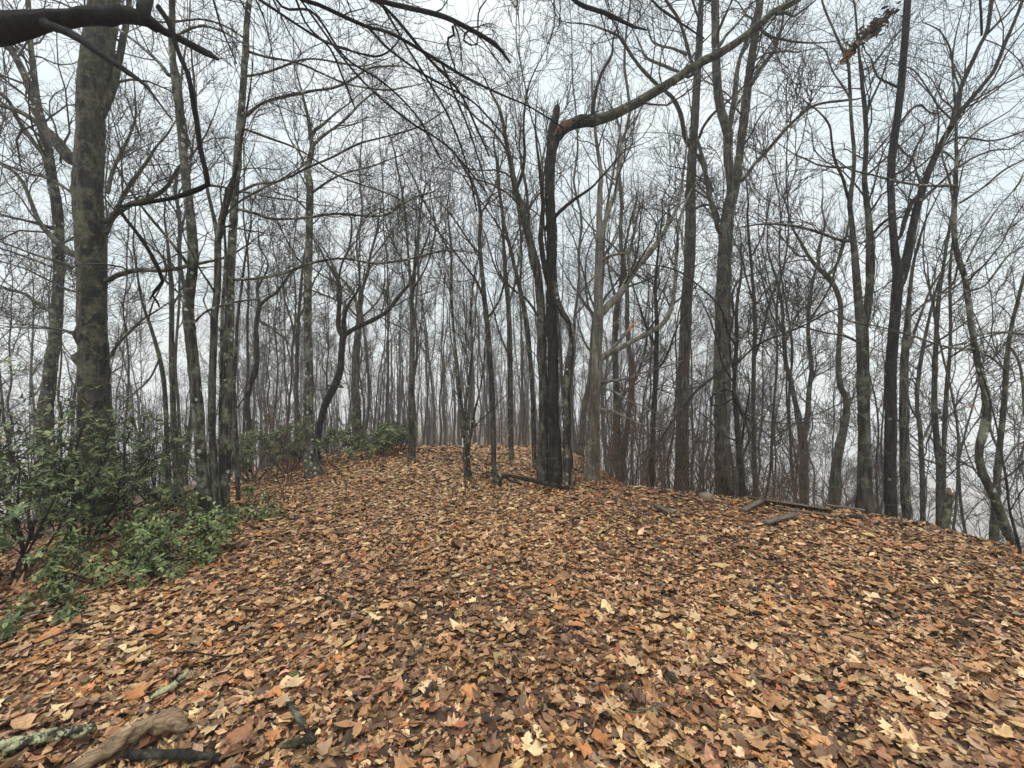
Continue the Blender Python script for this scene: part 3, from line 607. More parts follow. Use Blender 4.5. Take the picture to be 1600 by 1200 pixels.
for q, rr, L in S1:
    inside = max(3, int(L * 3.4))
    a, r_ = grow(q[None], rr[None], inside, .3, (.5, 1.5), (.3, .9), 8, -.015, .16, rmax=.008, rmin=.0028, rf=.4)
    bag.add(*tubes(a, r_, 4))
    a2, r2 = grow(a, r_, 5, .15, (.25, .7), (.4, 1.1), 5, 0.0, .25, rmax=.004, rmin=.0022, rf=.6)
    bag.add(*tubes(a2, r2, 3))
    a3, r3 = grow(a2, r2, 2, .2, (.12, .3), (.4, 1.1), 3, 0.02, .3, rmax=.003, rmin=.002, rf=.7)
    bag.add(*tubes(a3, r3, 3))
c = link('crown', bag.mesh('crown', TWIG), over); c.data.transform(Matrix.Translation(Vector(-off))); c['kind'] = 'stuff'

# ------------------------------------------------------------------ background wood: prototypes, then individual copies
def proto_tree(kind):
    H = RNG.uniform(13, 19); K = 16
    if kind == 1: H = RNG.uniform(9, 14)
    lean = RNG.normal(0, .05, 2)
    zz = np.linspace(-.4, H, K)
    xy = np.cumsum(RNG.normal(0, .055 if kind != 2 else .17, (K, 2)), axis=0) + zz[:, None] * lean
    xy -= xy[0]
    p = np.column_stack([xy, zz]); r0 = {0: RNG.uniform(.07, .13), 1: RNG.uniform(.032, .055), 2: RNG.uniform(.07, .12)}[kind]
    r = r0 * (1 - np.linspace(0, 1, K) ** 1.1 * .86); r[0] *= 1.3
    tp, tr, _ = resample(p, r, K=34)
    bag = Bag(); bag.add(*tubes(tp[None], tr[None], 8, .03))
    m1 = {0: 13, 1: 10, 2: 12}[kind]
    lim = {0: (2.6, 6.2), 1: (1.2, 2.8), 2: (2.8, 6.5)}[kind]
    a1, r1 = grow(p[None], r[None], m1, .33 if kind != 1 else .3, lim, (.45, .95), 9, .09, .17, rmax=.09, rmin=.012, rf=.55)
    bag.add(*tubes(a1, r1, 5))
    cb = Bag()
    a2, r2 = grow(a1, r1, 6, .2, (.9, 2.4) if kind != 1 else (.5, 1.2), (.4, 1.0), 6, .06, .22, rmax=.026, rmin=.009, rf=.5)
    cb.add(*tubes(a2, r2, 3))
    a3, r3 = grow(a2, r2, 4, .15, (.5, 1.3) if kind != 1 else (.3, .7), (.4, 1.1), 4, .05, .26, rmax=.011, rmin=.0055, rf=.55)
    cb.add(*tubes(a3, r3, 3))
    a4, r4 = grow(a3, r3, 2, .15, (.3, .7) if kind != 1 else (.2, .4), (.4, 1.1), 3, .04, .3, rmax=.0065, rmin=.0042, rf=.6)
    cb.add(*tubes(a4, r4, 3))
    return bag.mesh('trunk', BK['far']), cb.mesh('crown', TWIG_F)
PK = (0, 0, 0, 2, 2, 1, 1, 0, 2, 1)
PROTO = [proto_tree(k) for k in PK]
ZONES = {'left': ('slender bare tree in the misty wood beyond the evergreen thicket', 'trees in the wood behind the thicket'),
         'mid': ('bare tree in the grey misty wood beyond the end of the trail', 'trees in the wood beyond the trail'),
         'right': ('bare tree rising out of the fog from the slope below the ridge crest', 'trees on the foggy slope')}
MARKS = [(72, 'forked tree'), (148, 'thickest trunk'), (300, 'kinked trunk'), (355, 'straight pale trunk'), (392, 'curvy dark stem'), (482, 'dark-banded trunk'), (522, 'black wishbone tree'), (556, 'brown-stained trunk'), (644, 'lone flecked trunk'),
         (720, 'white-blazed stems'), (768, 'slim dark stem'), (852, 'snapped trunk'), (931, 'candelabra beech'), (1068, 'tall straight trunk'), (1129, 'vine-hung trunk'), (1250, 'low V-forked trunk'), (1318, 'zigzag trunk'), (1350, 'twin-stemmed trunk'), (1394, 'black cherry trunk'), (1460, 'three slim trunks'), (1538, 'snaking trunk')]
def between(px):
    lo = [m for m in MARKS if m[0] <= px]; hi = [m for m in MARKS if m[0] > px]
    if not lo: return 'left of ' + hi[0][1]
    if not hi: return 'right of ' + lo[-1][1]
    return 'between %s and %s' % (lo[-1][1], hi[0][1])
placed = []
def place_far(px, d, k, s):
    x = (px - 800) / F * d; y = d
    if any((x - a) ** 2 + (y - c) ** 2 < (.8 if d < 16 else 1.2) for a, c in placed): return False
    placed.append((x, y))
    zone = 'left' if px < 440 else ('mid' if px < 950 else 'right')
    root = empty('misty_tree', (x, y, float(height(x, y)) - .05)); root.rotation_euler = (0, 0, RNG.uniform(0, 6.28)); root.scale = (s, s, s * RNG.uniform(.92, 1.1))
    tag(root, '%s %s tree %s' % ({0: 'tall', 1: 'thin', 2: 'crooked'}[PK[k]], 'clear' if d < 17 else ('greyish' if d < 36 else 'faint'), between(px)), 'tree', ZONES[zone][1])
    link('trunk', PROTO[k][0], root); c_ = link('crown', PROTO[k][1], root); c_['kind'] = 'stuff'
    return True
made = 0; tries = 0
while made < 300 and tries < 9000:
    tries += 1
    px = RNG.uniform(-160, 1760) if RNG.random() < .58 else (RNG.uniform(380, 1120) if RNG.random() < .68 else RNG.uniform(1140, 1500)); d = 10 + 58 * RNG.uniform(0, 1) ** 1.25
    if 380 < px < 1120: d = 11.5 + 30 * RNG.uniform(0, 1) ** 1.1
    elif px > 1120: d = 8.5 + 26 * RNG.uniform(0, 1) ** 1.2
    x = (px - 800) / F * d
    if d < 16 and -3.4 < x < 1.0: continue                       # the trail itself stays open
    if 16 <= d < 24 and -1.6 < x < .4: continue
    if px > 1440 and RNG.random() < .7: continue
    k = int(RNG.choice([5, 6, 9])) if (d < 19 and RNG.random() < .88) or RNG.random() < (.72 if 380 < px < 1120 else (.6 if px > 1120 else .32)) else int(RNG.choice([0, 1, 2, 3, 4, 7, 8]))
    if place_far(px, d, k, RNG.uniform(.75, 1.15)): made += 1

ORD = ['first', 'second', 'third', 'fourth', 'fifth', 'sixth', 'seventh', 'eighth', 'ninth', 'tenth', 'eleventh', 'twelfth', 'thirteenth', 'fourteenth', 'fifteenth', 'sixteenth', 'seventeenth', 'eighteenth', 'nineteenth', 'twentieth', 'twenty-first', 'twenty-second', 'twenty-third', 'twenty-fourth']
def order_labels(stem_):
    by = {}
    for o in COL.objects:
        if o.parent is None and o.name.startswith(stem_): by.setdefault(o['label'], []).append(o)
    for lab, os_ in by.items():
        if 1 < len(os_) <= 24:
            os_.sort(key=lambda o: o.location.x / o.location.y)
            for k, o in enumerate(os_): o['label'] = lab + ', %s from left' % ORD[k]
order_labels('misty_tree')
# far wood that reads as one mass
bag = Bag()
for i in range(640):
    a = RNG.uniform(-.85, .36); d = RNG.uniform(32, 100)
    x, y = math.tan(a) * d, d
    z0 = float(height(x, y)); H = RNG.uniform(8, 15)
    K = 7
    p = np.column_stack([x + np.cumsum(RNG.normal(0, .18, K)), y + np.cumsum(RNG.normal(0, .18, K)), np.linspace(z0 - .5, z0 + H, K)])
    r = np.linspace(RNG.uniform(.06, .13), .02, K)
    bag.add(*tubes(p[None], r[None], 4))
    a1, r1 = grow(p[None], r[None], 6, .3, (1.2, 3.2), (.3, .7), 4, .09, .2, rmax=.06, rmin=.02, rf=.5)
    bag.add(*tubes(a1, r1, 3))
    a2, r2 = grow(a1, r1, 1, .2, (.8, 2.0), (.4, 1.0), 3, .06, .25, rmax=.02, rmin=.014, rf=.5)
    bag.add(*tubes(a2, r2, 3))
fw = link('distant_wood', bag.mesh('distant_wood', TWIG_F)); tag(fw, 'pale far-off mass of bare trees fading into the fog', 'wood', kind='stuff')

# ------------------------------------------------------------------ bare brush along the crest and beyond the trail
def proto_brush(n_st, H):
    a0 = np.zeros((n_st, 8, 3)); 
    for i in range(n_st):
        d = nrm(np.array([RNG.normal(0, .22), RNG.normal(0, .22), 1.0])); q = np.array([RNG.normal(0, .3), RNG.normal(0, .3), -.15])
        h = H * RNG.uniform(.5, 1)
        for k in range(8):
            a0[i, k] = q; q = q + d * h / 7; d = nrm(d + RNG.normal(0, .13, 3))
    r0 = np.linspace(.008, .003, 8)[None] * RNG.uniform(.7, 1.3, (n_st, 1))
    bag = Bag(); bag.add(*tubes(a0, r0, 4))
    a1, r1 = grow(a0, r0, 6, .2, (.25, .8), (.3, .8), 5, .08, .2, rmax=.005, rmin=.0028, rf=.7)
    bag.add(*tubes(a1, r1, 3))
    a2, r2 = grow(a1, r1, 3, .2, (.12, .32), (.4, 1.0), 3, .05, .25, rmax=.0035, rmin=.0024, rf=.8)
    bag.add(*tubes(a2, r2, 3))
    return bag.mesh('stems', BRUSH)
BR = [proto_brush(5, 1.5), proto_brush(4, 2.2), proto_brush(6, 1.1), proto_brush(3, 2.8)]
def brush(px, d, k, lab, grp, s=1.0):
    x = (px - 800) / F * d
    o = link('bare_shrub', BR[k]); o.location = (x, d, float(height(x, d)) - .02); o.rotation_euler = (0, 0, RNG.uniform(0, 6.28)); o.scale = (s,) * 3
    tag(o, lab + ' ' + between(px), 'shrub', grp)
for i in range(30):
    brush(RNG.uniform(940, 1190), RNG.uniform(6.6, 9.0), int(RNG.integers(4)), 'brown shrub behind the crest', 'brush behind the crest', RNG.uniform(1.0, 1.6))
for i in range(36):
    brush(RNG.uniform(1180, 1440), RNG.uniform(6.3, 9.5), int(RNG.integers(4)), 'bare shrub behind the boards', 'brush below the boards', RNG.uniform(1.1, 1.7))
for i in range(40):
    px = RNG.uniform(430, 930); d = RNG.uniform(13.2, 22)
    brush(px, d, int(RNG.integers(4)), 'twiggy shrub past the trail', 'brush beyond the trail', RNG.uniform(.8, 1.4))
for i in range(9):
    brush(RNG.uniform(395, 470), RNG.uniform(6.8, 11), int(RNG.integers(4)), 'bare shrub at the thicket', 'brush at the thicket edge', RNG.uniform(.7, 1.1))
for i in range(7):
    brush(RNG.uniform(1440, 1640), RNG.uniform(5.6, 8.5), int(RNG.integers(4)), 'bare shrub on the drop', 'brush at the far right', RNG.uniform(.7, 1.2))

order_labels('bare_shrub')
# ------------------------------------------------------------------ leaves
def half_to_leaf(half):
    """half outline from base to tip (right side) -> verts (x,y), quads"""
    h = np.array(half); n = len(h)
    v = []; 
    for i, (x, y) in enumerate(h): v += [(-x, y), (0, y), (x, y)]
    q = []
    for i in range(n - 1):
        a = i * 3
        q += [(a, a + 1, a + 4, a + 3), (a + 1, a + 2, a + 5, a + 4)]
    return np.array(v), np.array(q)
MAPLE = half_to_leaf([(.0, -.42), (.10, -.36), (.36, -.38), (.27, -.20), (.56, -.02), (.30, .03), (.42, .30), (.16, .24), (.13, .44), (.0, .62)])
OAK = half_to_leaf([(.02, -.55), (.10, -.36), (.21, -.28), (.10, -.16), (.28, -.04), (.12, .07), (.31, .22), (.14, .31), (.17, .44), (.02, .56)])
OVAL = half_to_leaf([(.015, -.52), (.16, -.30), (.24, -.04), (.19, .24), (.015, .54)])
TULIP = half_to_leaf([(.02, -.42), (.26, -.36), (.34, -.12), (.20, .02), (.31, .30), (.10, .26)])
FRAG = half_to_leaf([(.20, -.40), (.27, .34)])
FARL = half_to_leaf([(.05, -.5), (.3, -.02), (.04, .5)])
def leaves(tmpl, org, ly, lz, size, col, fold, curl, side=0.0, jit=.12):
    """org (N,3); ly length dir; lz normal; -> verts, quads, cols"""
    tv, tq = tmpl; N = len(org); M = len(tv)
    lx = nrm(np.cross(ly, lz)); lz = np.cross(lx, ly)
    x = tv[None, :, 0] * np.ones((N, 1)); y = tv[None, :, 1] * np.ones((N, 1))
    x = x + RNG.normal(0, .035, x.shape) * (np.abs(x) > .01); y = y + RNG.normal(0, .03, y.shape)
    z = fold[:, None] * np.abs(x) + curl[:, None] * (y * y) + RNG.normal(0, .35, (N, 1)) * x * y + RNG.normal(0, .35, (N, 1)) * x * x * 2 + side * RNG.normal(0, 1, x.shape)
    V = org[:, None, :] + size[:, None, None] * (x[..., None] * lx[:, None] + y[..., None] * ly[:, None] + z[..., None] * lz[:, None])
    Qd = (tq[None] + (np.arange(N) * M)[:, None, None]).reshape(-1, 4)
    C = np.clip(col[:, None, :] * (1 + RNG.normal(0, jit, (N, M, 1))), .004, 1)
    mid = (np.abs(tv[:, 0]) < 1e-6)
    C[:, mid] *= .88
    return V.reshape(-1, 3), Qd, C.reshape(-1, 3)
PAL = np.array([(.53, .325, .165), (.66, .46, .25), (.42, .225, .105), (.27, .138, .064), (.13, .066, .034), (.044, .025, .015), (.48, .205, .075), (.34, .225, .13), (.32, .11, .045), (.58, .38, .16), (.17, .105, .062)])
PW = np.array([.18, .075, .21, .20, .13, .055, .045, .07, .02, .025, .07])
def leaf_cols(n, x, y):
    w = np.tile(np.log(PW / PW.sum()), (n, 1))
    patch = sn(x, y, 1.5, 5.0) * .3 + sn(x, y, .7, 9.) * .3
    tilt = np.array([1, 1.2, .5, -.3, -.9, -1.1, .2, 0, 0, 1, -.8])
    w = w + (patch + np.interp(y, [1, 3.5, 6, 10], [-.42, -.15, .25, .45]))[:, None] * tilt[None] * .9
    w = w + RNG.gumbel(0, 1, w.shape)
    return np.clip(PAL[np.argmax(w, 1)] * RNG.uniform(.72, 1.25, (n, 1)) * (1 + RNG.normal(0, .05, (n, 3))), .008, .8)
def litter_pts(n, ymin, ymax, margin=1.33, xmin=-9, xover=1.0):
    out = []
    tot = 0
    while tot < n:
        y = np.sqrt(RNG.uniform(ymin ** 2, ymax ** 2, n)); x = RNG.uniform(-margin, margin, n) * (y + .25)
        xr = np.interp(y, [0, 3, 4.2, 5.2, 5.85, 6.34, 6.7, 7.4, 9, 12, 20], [4.8, 4.8, 4.75, 4.6, 3.6, 2.3, 1.6, 1.3, 1.2, 1.0, 1.2])
        ok = (x > xmin) & (x < xr + xover)
        out.append(np.stack([x[ok], y[ok]], 1)); tot += ok.sum()
    return np.concatenate(out)[:n]
LV, LQ, LC = [], [], []; ln_ = 0
def add_leaves(v, q, c):
    global ln_
    LV.append(v); LQ.append(q + ln_); LC.append(c); ln_ += len(v)
def frame_for(x, y, tilt):
    N = len(x); e_ = .05
    hx = (height(x + e_, y) - height(x - e_, y)) / (2 * e_); hy = (height(x, y + e_) - height(x, y - e_)) / (2 * e_)
    nz = nrm(np.stack([-hx, -hy, np.ones(N)], 1) + RNG.normal(0, 1, (N, 3)) * tilt[:, None] * np.array([1, 1, .2]))
    a = RNG.uniform(0, 2 * math.pi, N)
    d = np.stack([np.cos(a), np.sin(a), np.zeros(N)], 1)
    ly = nrm(d - nz * (d * nz).sum(1, keepdims=True))
    return ly, nz
def scatter(n, ymin, ymax, kinds, lift, size_mu, xmin=-9, margin=1.33):
    xy = litter_pts(n, ymin, ymax, margin, xmin)
    part = np.array_split(xy[RNG.permutation(n)], np.cumsum([int(n * w) for _, w in kinds])[:-1])
    for (tm, _), pt in zip(kinds, part):
        m = len(pt); x, y = pt[:, 0], pt[:, 1]
        tilt = np.abs(RNG.normal(.05, .12, m)) + (RNG.random(m) < .05) * RNG.uniform(.3, .9, m)
        ly, nz = frame_for(x, y, tilt)
        size = np.clip(RNG.lognormal(math.log(size_mu), .42, m), .018, .16)
        z = height(x, y) + RNG.uniform(.004, lift, m) + size * tilt * .2
        col = leaf_cols(m, x, y)
        add_leaves(*leaves(tm, np.stack([x, y, z], 1), ly, nz, size, col, RNG.normal(.08, .36, m), RNG.normal(.12, .45, m), .025))
NEARK = [(MAPLE, .16), (OAK, .20), (OVAL, .40), (TULIP, .24)]
scatter(11000, .75, 2.6, NEARK, .030, .051, xmin=-5.2)
scatter(4200, .75, 2.8, [(FARL, .6), (OVAL, .4)], .05, .034, xmin=-5.2)
scatter(25000, 2.4, 4.8, [(OVAL, .36), (TULIP, .24), (MAPLE, .06), (OAK, .08), (FARL, .26)], .032, .050, xmin=-6)
scatter(9000, 2.4, 4.8, [(FARL, .4), (FRAG, .6)], .05, .036, xmin=-6)
scatter(31000, 4.6, 7.4, [(OVAL, .3), (FARL, .35), (FRAG, .35)], .036, .050, xmin=-6)
scatter(19000, 7.0, 10.5, [(FARL, .35), (FRAG, .65)], .05, .070, xmin=-5.5, margin=.9)
scatter(12000, 10, 16, [(FRAG, 1.0)], .05, .10, xmin=-6, margin=.8)
for bx_, by_ in FEET:
    m = 90; a_ = RNG.uniform(0, 6.28, m); rr_ = .07 + np.abs(RNG.normal(0, .13, m)); x = bx_ + np.cos(a_) * rr_; y = by_ + np.sin(a_) * rr_
    ly, nz = frame_for(x, y, np.abs(RNG.normal(.25, .3, m))); z = height(x, y) + .02 + np.maximum(0, .10 - (rr_ - .07) * .5) * RNG.uniform(.2, 1, m)
    add_leaves(*leaves(OVAL, np.stack([x, y, z], 1), ly, nz, RNG.uniform(.05, .09, m), leaf_cols(m, x, y), RNG.normal(.1, .5, m), RNG.normal(.2, .6, m), .03))
lit = link('leaf_litter', raw_mesh('leaf_litter', np.concatenate(LV), np.concatenate(LQ), LEAF, np.concatenate(LC)), ground)
lit['kind'] = 'stuff'
# the largest near leaves, each an object of its own on the ground
VAR = []
for k in range(36):
    tm = [MAPLE, OAK, MAPLE, TULIP, OVAL, OAK][k % 6]
    col = PAL[[0, 1, 2, 1, 9, 0, 6, 3, 1, 7, 2, 0][k % 12]][None] * RNG.uniform(.85, 1.2)
    v, q, c_ = leaves(tm, np.zeros((1, 3)), np.array([[0, 1., 0]]), np.array([[0, 0, 1.]]), np.ones(1), col, RNG.normal(.12, .3, 1), RNG.normal(.2, .4, 1), .02)
    VAR.append(raw_mesh('leaf', v, q, LEAF, c_))
xy = litter_pts(300, .85, 3.3, 1.22, -4)
ly, nz = frame_for(xy[:, 0], xy[:, 1], np.abs(RNG.normal(.05, .18, 300)))
for i in range(300):
    s = RNG.uniform(.06, .115)
    lx = np.cross(ly[i], nz[i])
    M = Matrix(((lx[0] * s, ly[i][0] * s, nz[i][0] * s, xy[i, 0]), (lx[1] * s, ly[i][1] * s, nz[i][1] * s, xy[i, 1]), (lx[2] * s, ly[i][2] * s, nz[i][2] * s, float(height(*xy[i])) + .045), (0, 0, 0, 1)))
    o = link('leaf', VAR[i % 36], ground); o.matrix_world = M

# ------------------------------------------------------------------ evergreen shrubs
GPAL = np.array([(.100, .132, .044), (.125, .165, .055), (.066, .090, .034), (.17, .205, .070), (.115, .135, .070), (.30, .25, .08)])
GW = np.array([.26, .25, .17, .17, .11, .04])
RH2 = half_to_leaf([(.03, -.5), (.19, -.04), (.03, .5)])
RH = half_to_leaf([(.02, -.5), (.17, -.22), (.19, .12), (.02, .5)])
GVAR = []
for k in range(14):
    col = GPAL[[0, 1, 3, 1, 4, 3, 2][k % 7]][None] * RNG.uniform(.9, 1.25)
    v, q, c_ = leaves(RH, np.zeros((1, 3)), np.array([[0, 1., 0]]), np.array([[0, 0, 1.]]), np.ones(1), col, np.array([RNG.uniform(.05, .35)]), np.array([RNG.uniform(-.5, 0)]), .01)
    GVAR.append(raw_mesh('leaf', v, q, GREEN, c_))
def evergreen(label, px, py, H, W, nst=7, whorls=1.0, lsize=.085, bright=1.0, pick=0, depth=None, group=None, sprawl=.5):
    base = G(px, py) if depth is None else np.array([(px - 800) / F * depth, depth, 0])
    base[2] = float(height(base[0], base[1])) - .03
    root = empty('evergreen_shrub', base); tag(root, label, 'shrub', group)
    a0 = np.zeros((nst, 8, 3))
    for i in range(nst):
        th = 2 * math.pi * (i + RNG.uniform(-.3, .3)) / nst
        d = nrm(np.array([math.cos(th) * W / H * sprawl * 2, math.sin(th) * W / H * sprawl * 2, 1.0])); q = np.array([math.cos(th) * .05, math.sin(th) * .05, 0.])
        h = math.hypot(H, W * .6) * RNG.uniform(.6, 1.0)
        for k in range(8):
            a0[i, k] = q; q = q + d * h / 7; d = nrm(d + RNG.normal(0, .2, 3) + np.array([0, 0, .02])); q[2] = max(q[2], .03)
    r0 = np.linspace(.014, .005, 8)[None] * np.ones((nst, 1)) * (H / 1.2) ** .5
    bag = Bag(); bag.add(*tubes(a0, r0, 5))
    sc_ = max(H, W)
    a1, r1 = grow(a0, r0, max(3, int(8 * whorls)), .25, (.22 * sc_, .5 * sc_), (.5, 1.2), 5, .05, .22, rmax=.008, rmin=.003, rf=.6)
    a2, r2 = grow(a1, r1, 5, .25, (.10 * sc_, .26 * sc_), (.5, 1.2), 3, .09, .22, rmax=.005, rmin=.0025, rf=.7)
    for a in (a1, a2): a[..., 2] = np.maximum(a[..., 2], .02)
    bag.add(*tubes(a1, r1, 3)); bag.add(*tubes(a2, r2, 3))
    link('stems', bag.mesh('stems', BK['dark']), root)
    tips = np.concatenate([a1[:, -1], a2[:, -1]]); td = np.concatenate([a1[:, -1] - a1[:, -2], a2[:, -1] - a2[:, -2]])
    td = nrm(nrm(td) + np.array([0, 0, .9]))
    nl = 7; N = len(tips)
    ph = RNG.uniform(0, 6.28, (N, 1)) + np.arange(nl)[None] * 2 * math.pi / nl + RNG.normal(0, .25, (N, nl))
    rx = nrm(np.cross(td, np.array([.31, .9, .2]))); ry = np.cross(td, rx)
    out = rx[:, None] * np.cos(ph)[..., None] + ry[:, None] * np.sin(ph)[..., None]
    el = RNG.normal(.08, .42, (N, nl, 1))
    ly = nrm(out * np.cos(el) + td[:, None] * np.sin(el)); lz = nrm(td[:, None] * np.cos(el) - out * np.sin(el) + RNG.normal(0, .12, (N, nl, 3)))
    size = .74 * lsize * RNG.uniform(.5, 1.25, (N, nl))
    org = tips[:, None] + ly * size[..., None] * .52
    org = org.reshape(-1, 3); ly = ly.reshape(-1, 3); lz = lz.reshape(-1, 3); size = size.reshape(-1)
    keep = RNG.random(len(org)) < .76
    org, ly, lz, size = org[keep], ly[keep], lz[keep], size[keep]
    wc = GPAL[RNG.choice(len(GPAL), len(org), p=GW)] * RNG.uniform(.62, 1.08, (len(org), 1)) * bright
    if pick:
        w = org + base; dist = np.linalg.norm(w - np.array([0, 0, EYE]), axis=1) / size
        inv = (w[:, 0] / w[:, 1] > -1.19)
        order = np.argsort(dist + (~inv) * 1e6)[:pick]
        for j, i in enumerate(order):
            lx = nrm(np.cross(ly[i], lz[i])); z_ = np.cross(lx, ly[i]); s = size[i]
            o = link('leaf', GVAR[j % 14], root)
            o.matrix_basis = Matrix(((lx[0] * s, ly[i][0] * s, z_[0] * s, org[i, 0]), (lx[1] * s, ly[i][1] * s, z_[1] * s, org[i, 1]), (lx[2] * s, ly[i][2] * s, z_[2] * s, org[i, 2]), (0, 0, 0, 1)))
        m_ = np.ones(len(org), bool); m_[order] = False
        org, ly, lz, size, wc = org[m_], ly[m_], lz[m_], size[m_], wc[m_]
    v, q, c_ = leaves(RH if pick else RH2, org, ly, lz, size, wc, RNG.normal(.2, .15, len(org)), RNG.normal(-.3, .3, len(org)))
    f = link('foliage', raw_mesh('foliage', v, q, GREEN, c_), root); f['kind'] = 'stuff'
    return root
evergreen('bright green low evergreen sprigs around the feet of the lichen-spotted trunks', 285, 868, .38, .75, 9, 1.1, .072, 1.75, 60)
evergreen('low green evergreen sprigs spilling onto the leaves at the front of the thicket', 200, 900, .42, .75, 8, 1.0, .072, 1.5, 60)
evergreen('small evergreen tuft creeping onto the trail edge past the slender trunks', 395, 808, .25, .45, 6, .8, .065, 1.6, 20)
evergreen('dark evergreen shrub cut by the left edge of the picture, nearest the viewer', 20, 905, 1.15, .65, 8, 1.0, .085, 1.0, 60)
evergreen('big bushy evergreen shrub at far left, leaning up before the forked tree', 45, 850, 2.1, .9, 8, 1.0, .085, 1.0, 40)
evergreen('evergreen shrub with black bare stems showing, centre of the thicket', 135, 850, 1.55, .8, 8, 1.0, .085, .95, 30)
evergreen('loose evergreen shrub between the far-left bushy shrub and the bare-stemmed one', 95, 800, 1.5, .9, 8, 1.0, .085, 1.0)
evergreen('loose evergreen shrub just right of the bare-stemmed shrub', 195, 835, .95, .8, 8, 1.0, .08, 1.0)
evergreen('low evergreen shrub left of the kinked trunk foot', 260, 825, .6, .7, 7, 1.0, .075, 1.1)
evergreen('evergreen shrub in the mid thicket under the thickest trunk', 140, 770, 1.5, 1.0, 8, 1.0, .085, .95)
evergreen('far evergreen shrub low behind the kinked trunk', 290, 745, 1.3, 1.1, 8, 1.0, .09, .9)
evergreen('far evergreen shrub between the straight pale trunk and the curvy dark stem', 370, 735, 1.2, 1.1, 8, 1.0, .09, .9)
evergreen('far evergreen shrub cut by the left edge behind the tall one', -20, 730, 2.4, 1.3, 8, 1.0, .09, .9)
evergreen('small evergreen sprig alone in the leaves below the thicket', 60, 975, .2, .35, 4, .6, .07, 1.1, 12)
evergreen('evergreen shrub at the foot of the thickest trunk', 170, 790, 1.75, .9, 8, 1.0, .085, .9)
evergreen('evergreen shrub filling the gap left of the slender trunk cluster', 245, 790, 1.25, .8, 7, 1.0, .08, .95)
evergreen('tall evergreen shrub behind the forked tree at far left', 20, 760, 2.8, 1.2, 8, 1.0, .09, .9)
evergreen('evergreen shrub directly behind the slender trunk cluster', 330, 765, 1.15, .9, 7, 1.0, .08, .9)
evergreen('evergreen shrub right of the slender trunk cluster, along the trail side', 395, 755, 1.1, .8, 7, 1.0, .08, .9)
evergreen('dark evergreen shrub at the back of the thicket left of the thickest trunk', 90, 745, 2.4, 1.1, 8, .9, .09, .8)
evergreen('evergreen shrub at the back of the thicket right of the thickest trunk', 225, 735, 1.7, 1.1, 8, .9, .09, .85)
evergreen('yellowish green shrub between the curvy dark stem and the dark-banded trunk', 448, 738, 1.0, .8, 7, .9, .1, 1.25)
evergreen('dark evergreen shrub behind the foot of the dark-banded trunk', 515, 728, .9, 1.0, 7, .8, .1, .8)
evergreen('round bright green shrub beside the upper trail, right of the brown-stained trunk', 588, 715, .85, .75, 8, 1.0, .11, 1.35)
evergreen('dark evergreen shrub between the round bright shrub and the lone pale-flecked trunk', 622, 706, .95, .9, 8, .9, .11, .85)
evergreen('dark evergreen shrub behind the brown-stained trunk', 560, 700, 1.3, 1.2, 8, .8, .11, .8)
evergreen('dark evergreen shrub left of the black wishbone tree foot', 470, 722, 1.3, 1.2, 8, .8, .1, .75)
evergreen('dark evergreen shrub low behind the black wishbone tree', 530, 708, 1.4, 1.2, 8, .8, .11, .75)
evergreen('far dark evergreen shrub right of the lone pale-flecked trunk', 665, 698, 1.0, 1.1, 8, .8, .12, .75)
evergreen('far dark evergreen shrub glimpsed left of the snapped trunk', 815, 690, 1.0, 1.0, 7, .8, .12, .8)
evergreen('far dark evergreen shrub behind the white-blazed twin stems', 700, 690, .8, 1.0, 7, .8, .12, .75)

# ------------------------------------------------------------------ seedlings on the trail edge
for px, py, h, lab in ((491, 792, .36, 'thin bare seedling in the leaves in front of the dark-banded trunk'), (542, 768, .5, 'thin bare seedling left of the lone pale-flecked trunk, lower one'), (593, 735, .5, 'wispy bare seedling in front of the round bright shrub'),
                       (636, 752, .32, 'small forked seedling in the open leaves below the lone pale-flecked trunk'), (444, 782, .8, 'tall bare seedling at the thicket edge'), (424, 795, .9, 'tallest thin whip at the thicket edge'), (690, 727, .5, 'thin bare seedling left of the white-blazed twin stems'),
                       (760, 745, .7, 'small dark branching seedling between the two slim stems'), (868, 766, .55, 'thin twig seedling right against the snapped trunk')):
    b_ = G(px, py); b_[2] = float(height(b_[0], b_[1])) - .03
    o = link('seedling', None); bpy.data.objects.remove(o)
    n_ = 3; a0 = np.zeros((n_, 7, 3))
    for i in range(n_):
        d = nrm(np.array([RNG.normal(0, .22), RNG.normal(0, .22), 1])); q = np.zeros(3)
        for k in range(7):
            a0[i, k] = q; q = q + d * h * (1 if i == 0 else RNG.uniform(.4, .8)) / 6; d = nrm(d + RNG.normal(0, .12, 3))
    r0 = np.linspace(.006, .0025, 7)[None] * np.ones((n_, 1))
    bag = Bag(); bag.add(*tubes(a0, r0, 5)); a1, r1 = grow(a0, r0, 4, .3, (.1 * h, .35 * h), (.5, 1), 4, .05, .2, rmax=.003, rmin=.002, rf=.7); bag.add(*tubes(a1, r1, 3))
    o = link('seedling', bag.mesh('seedling', BRUSH), loc=b_); tag(o, lab, 'seedling')

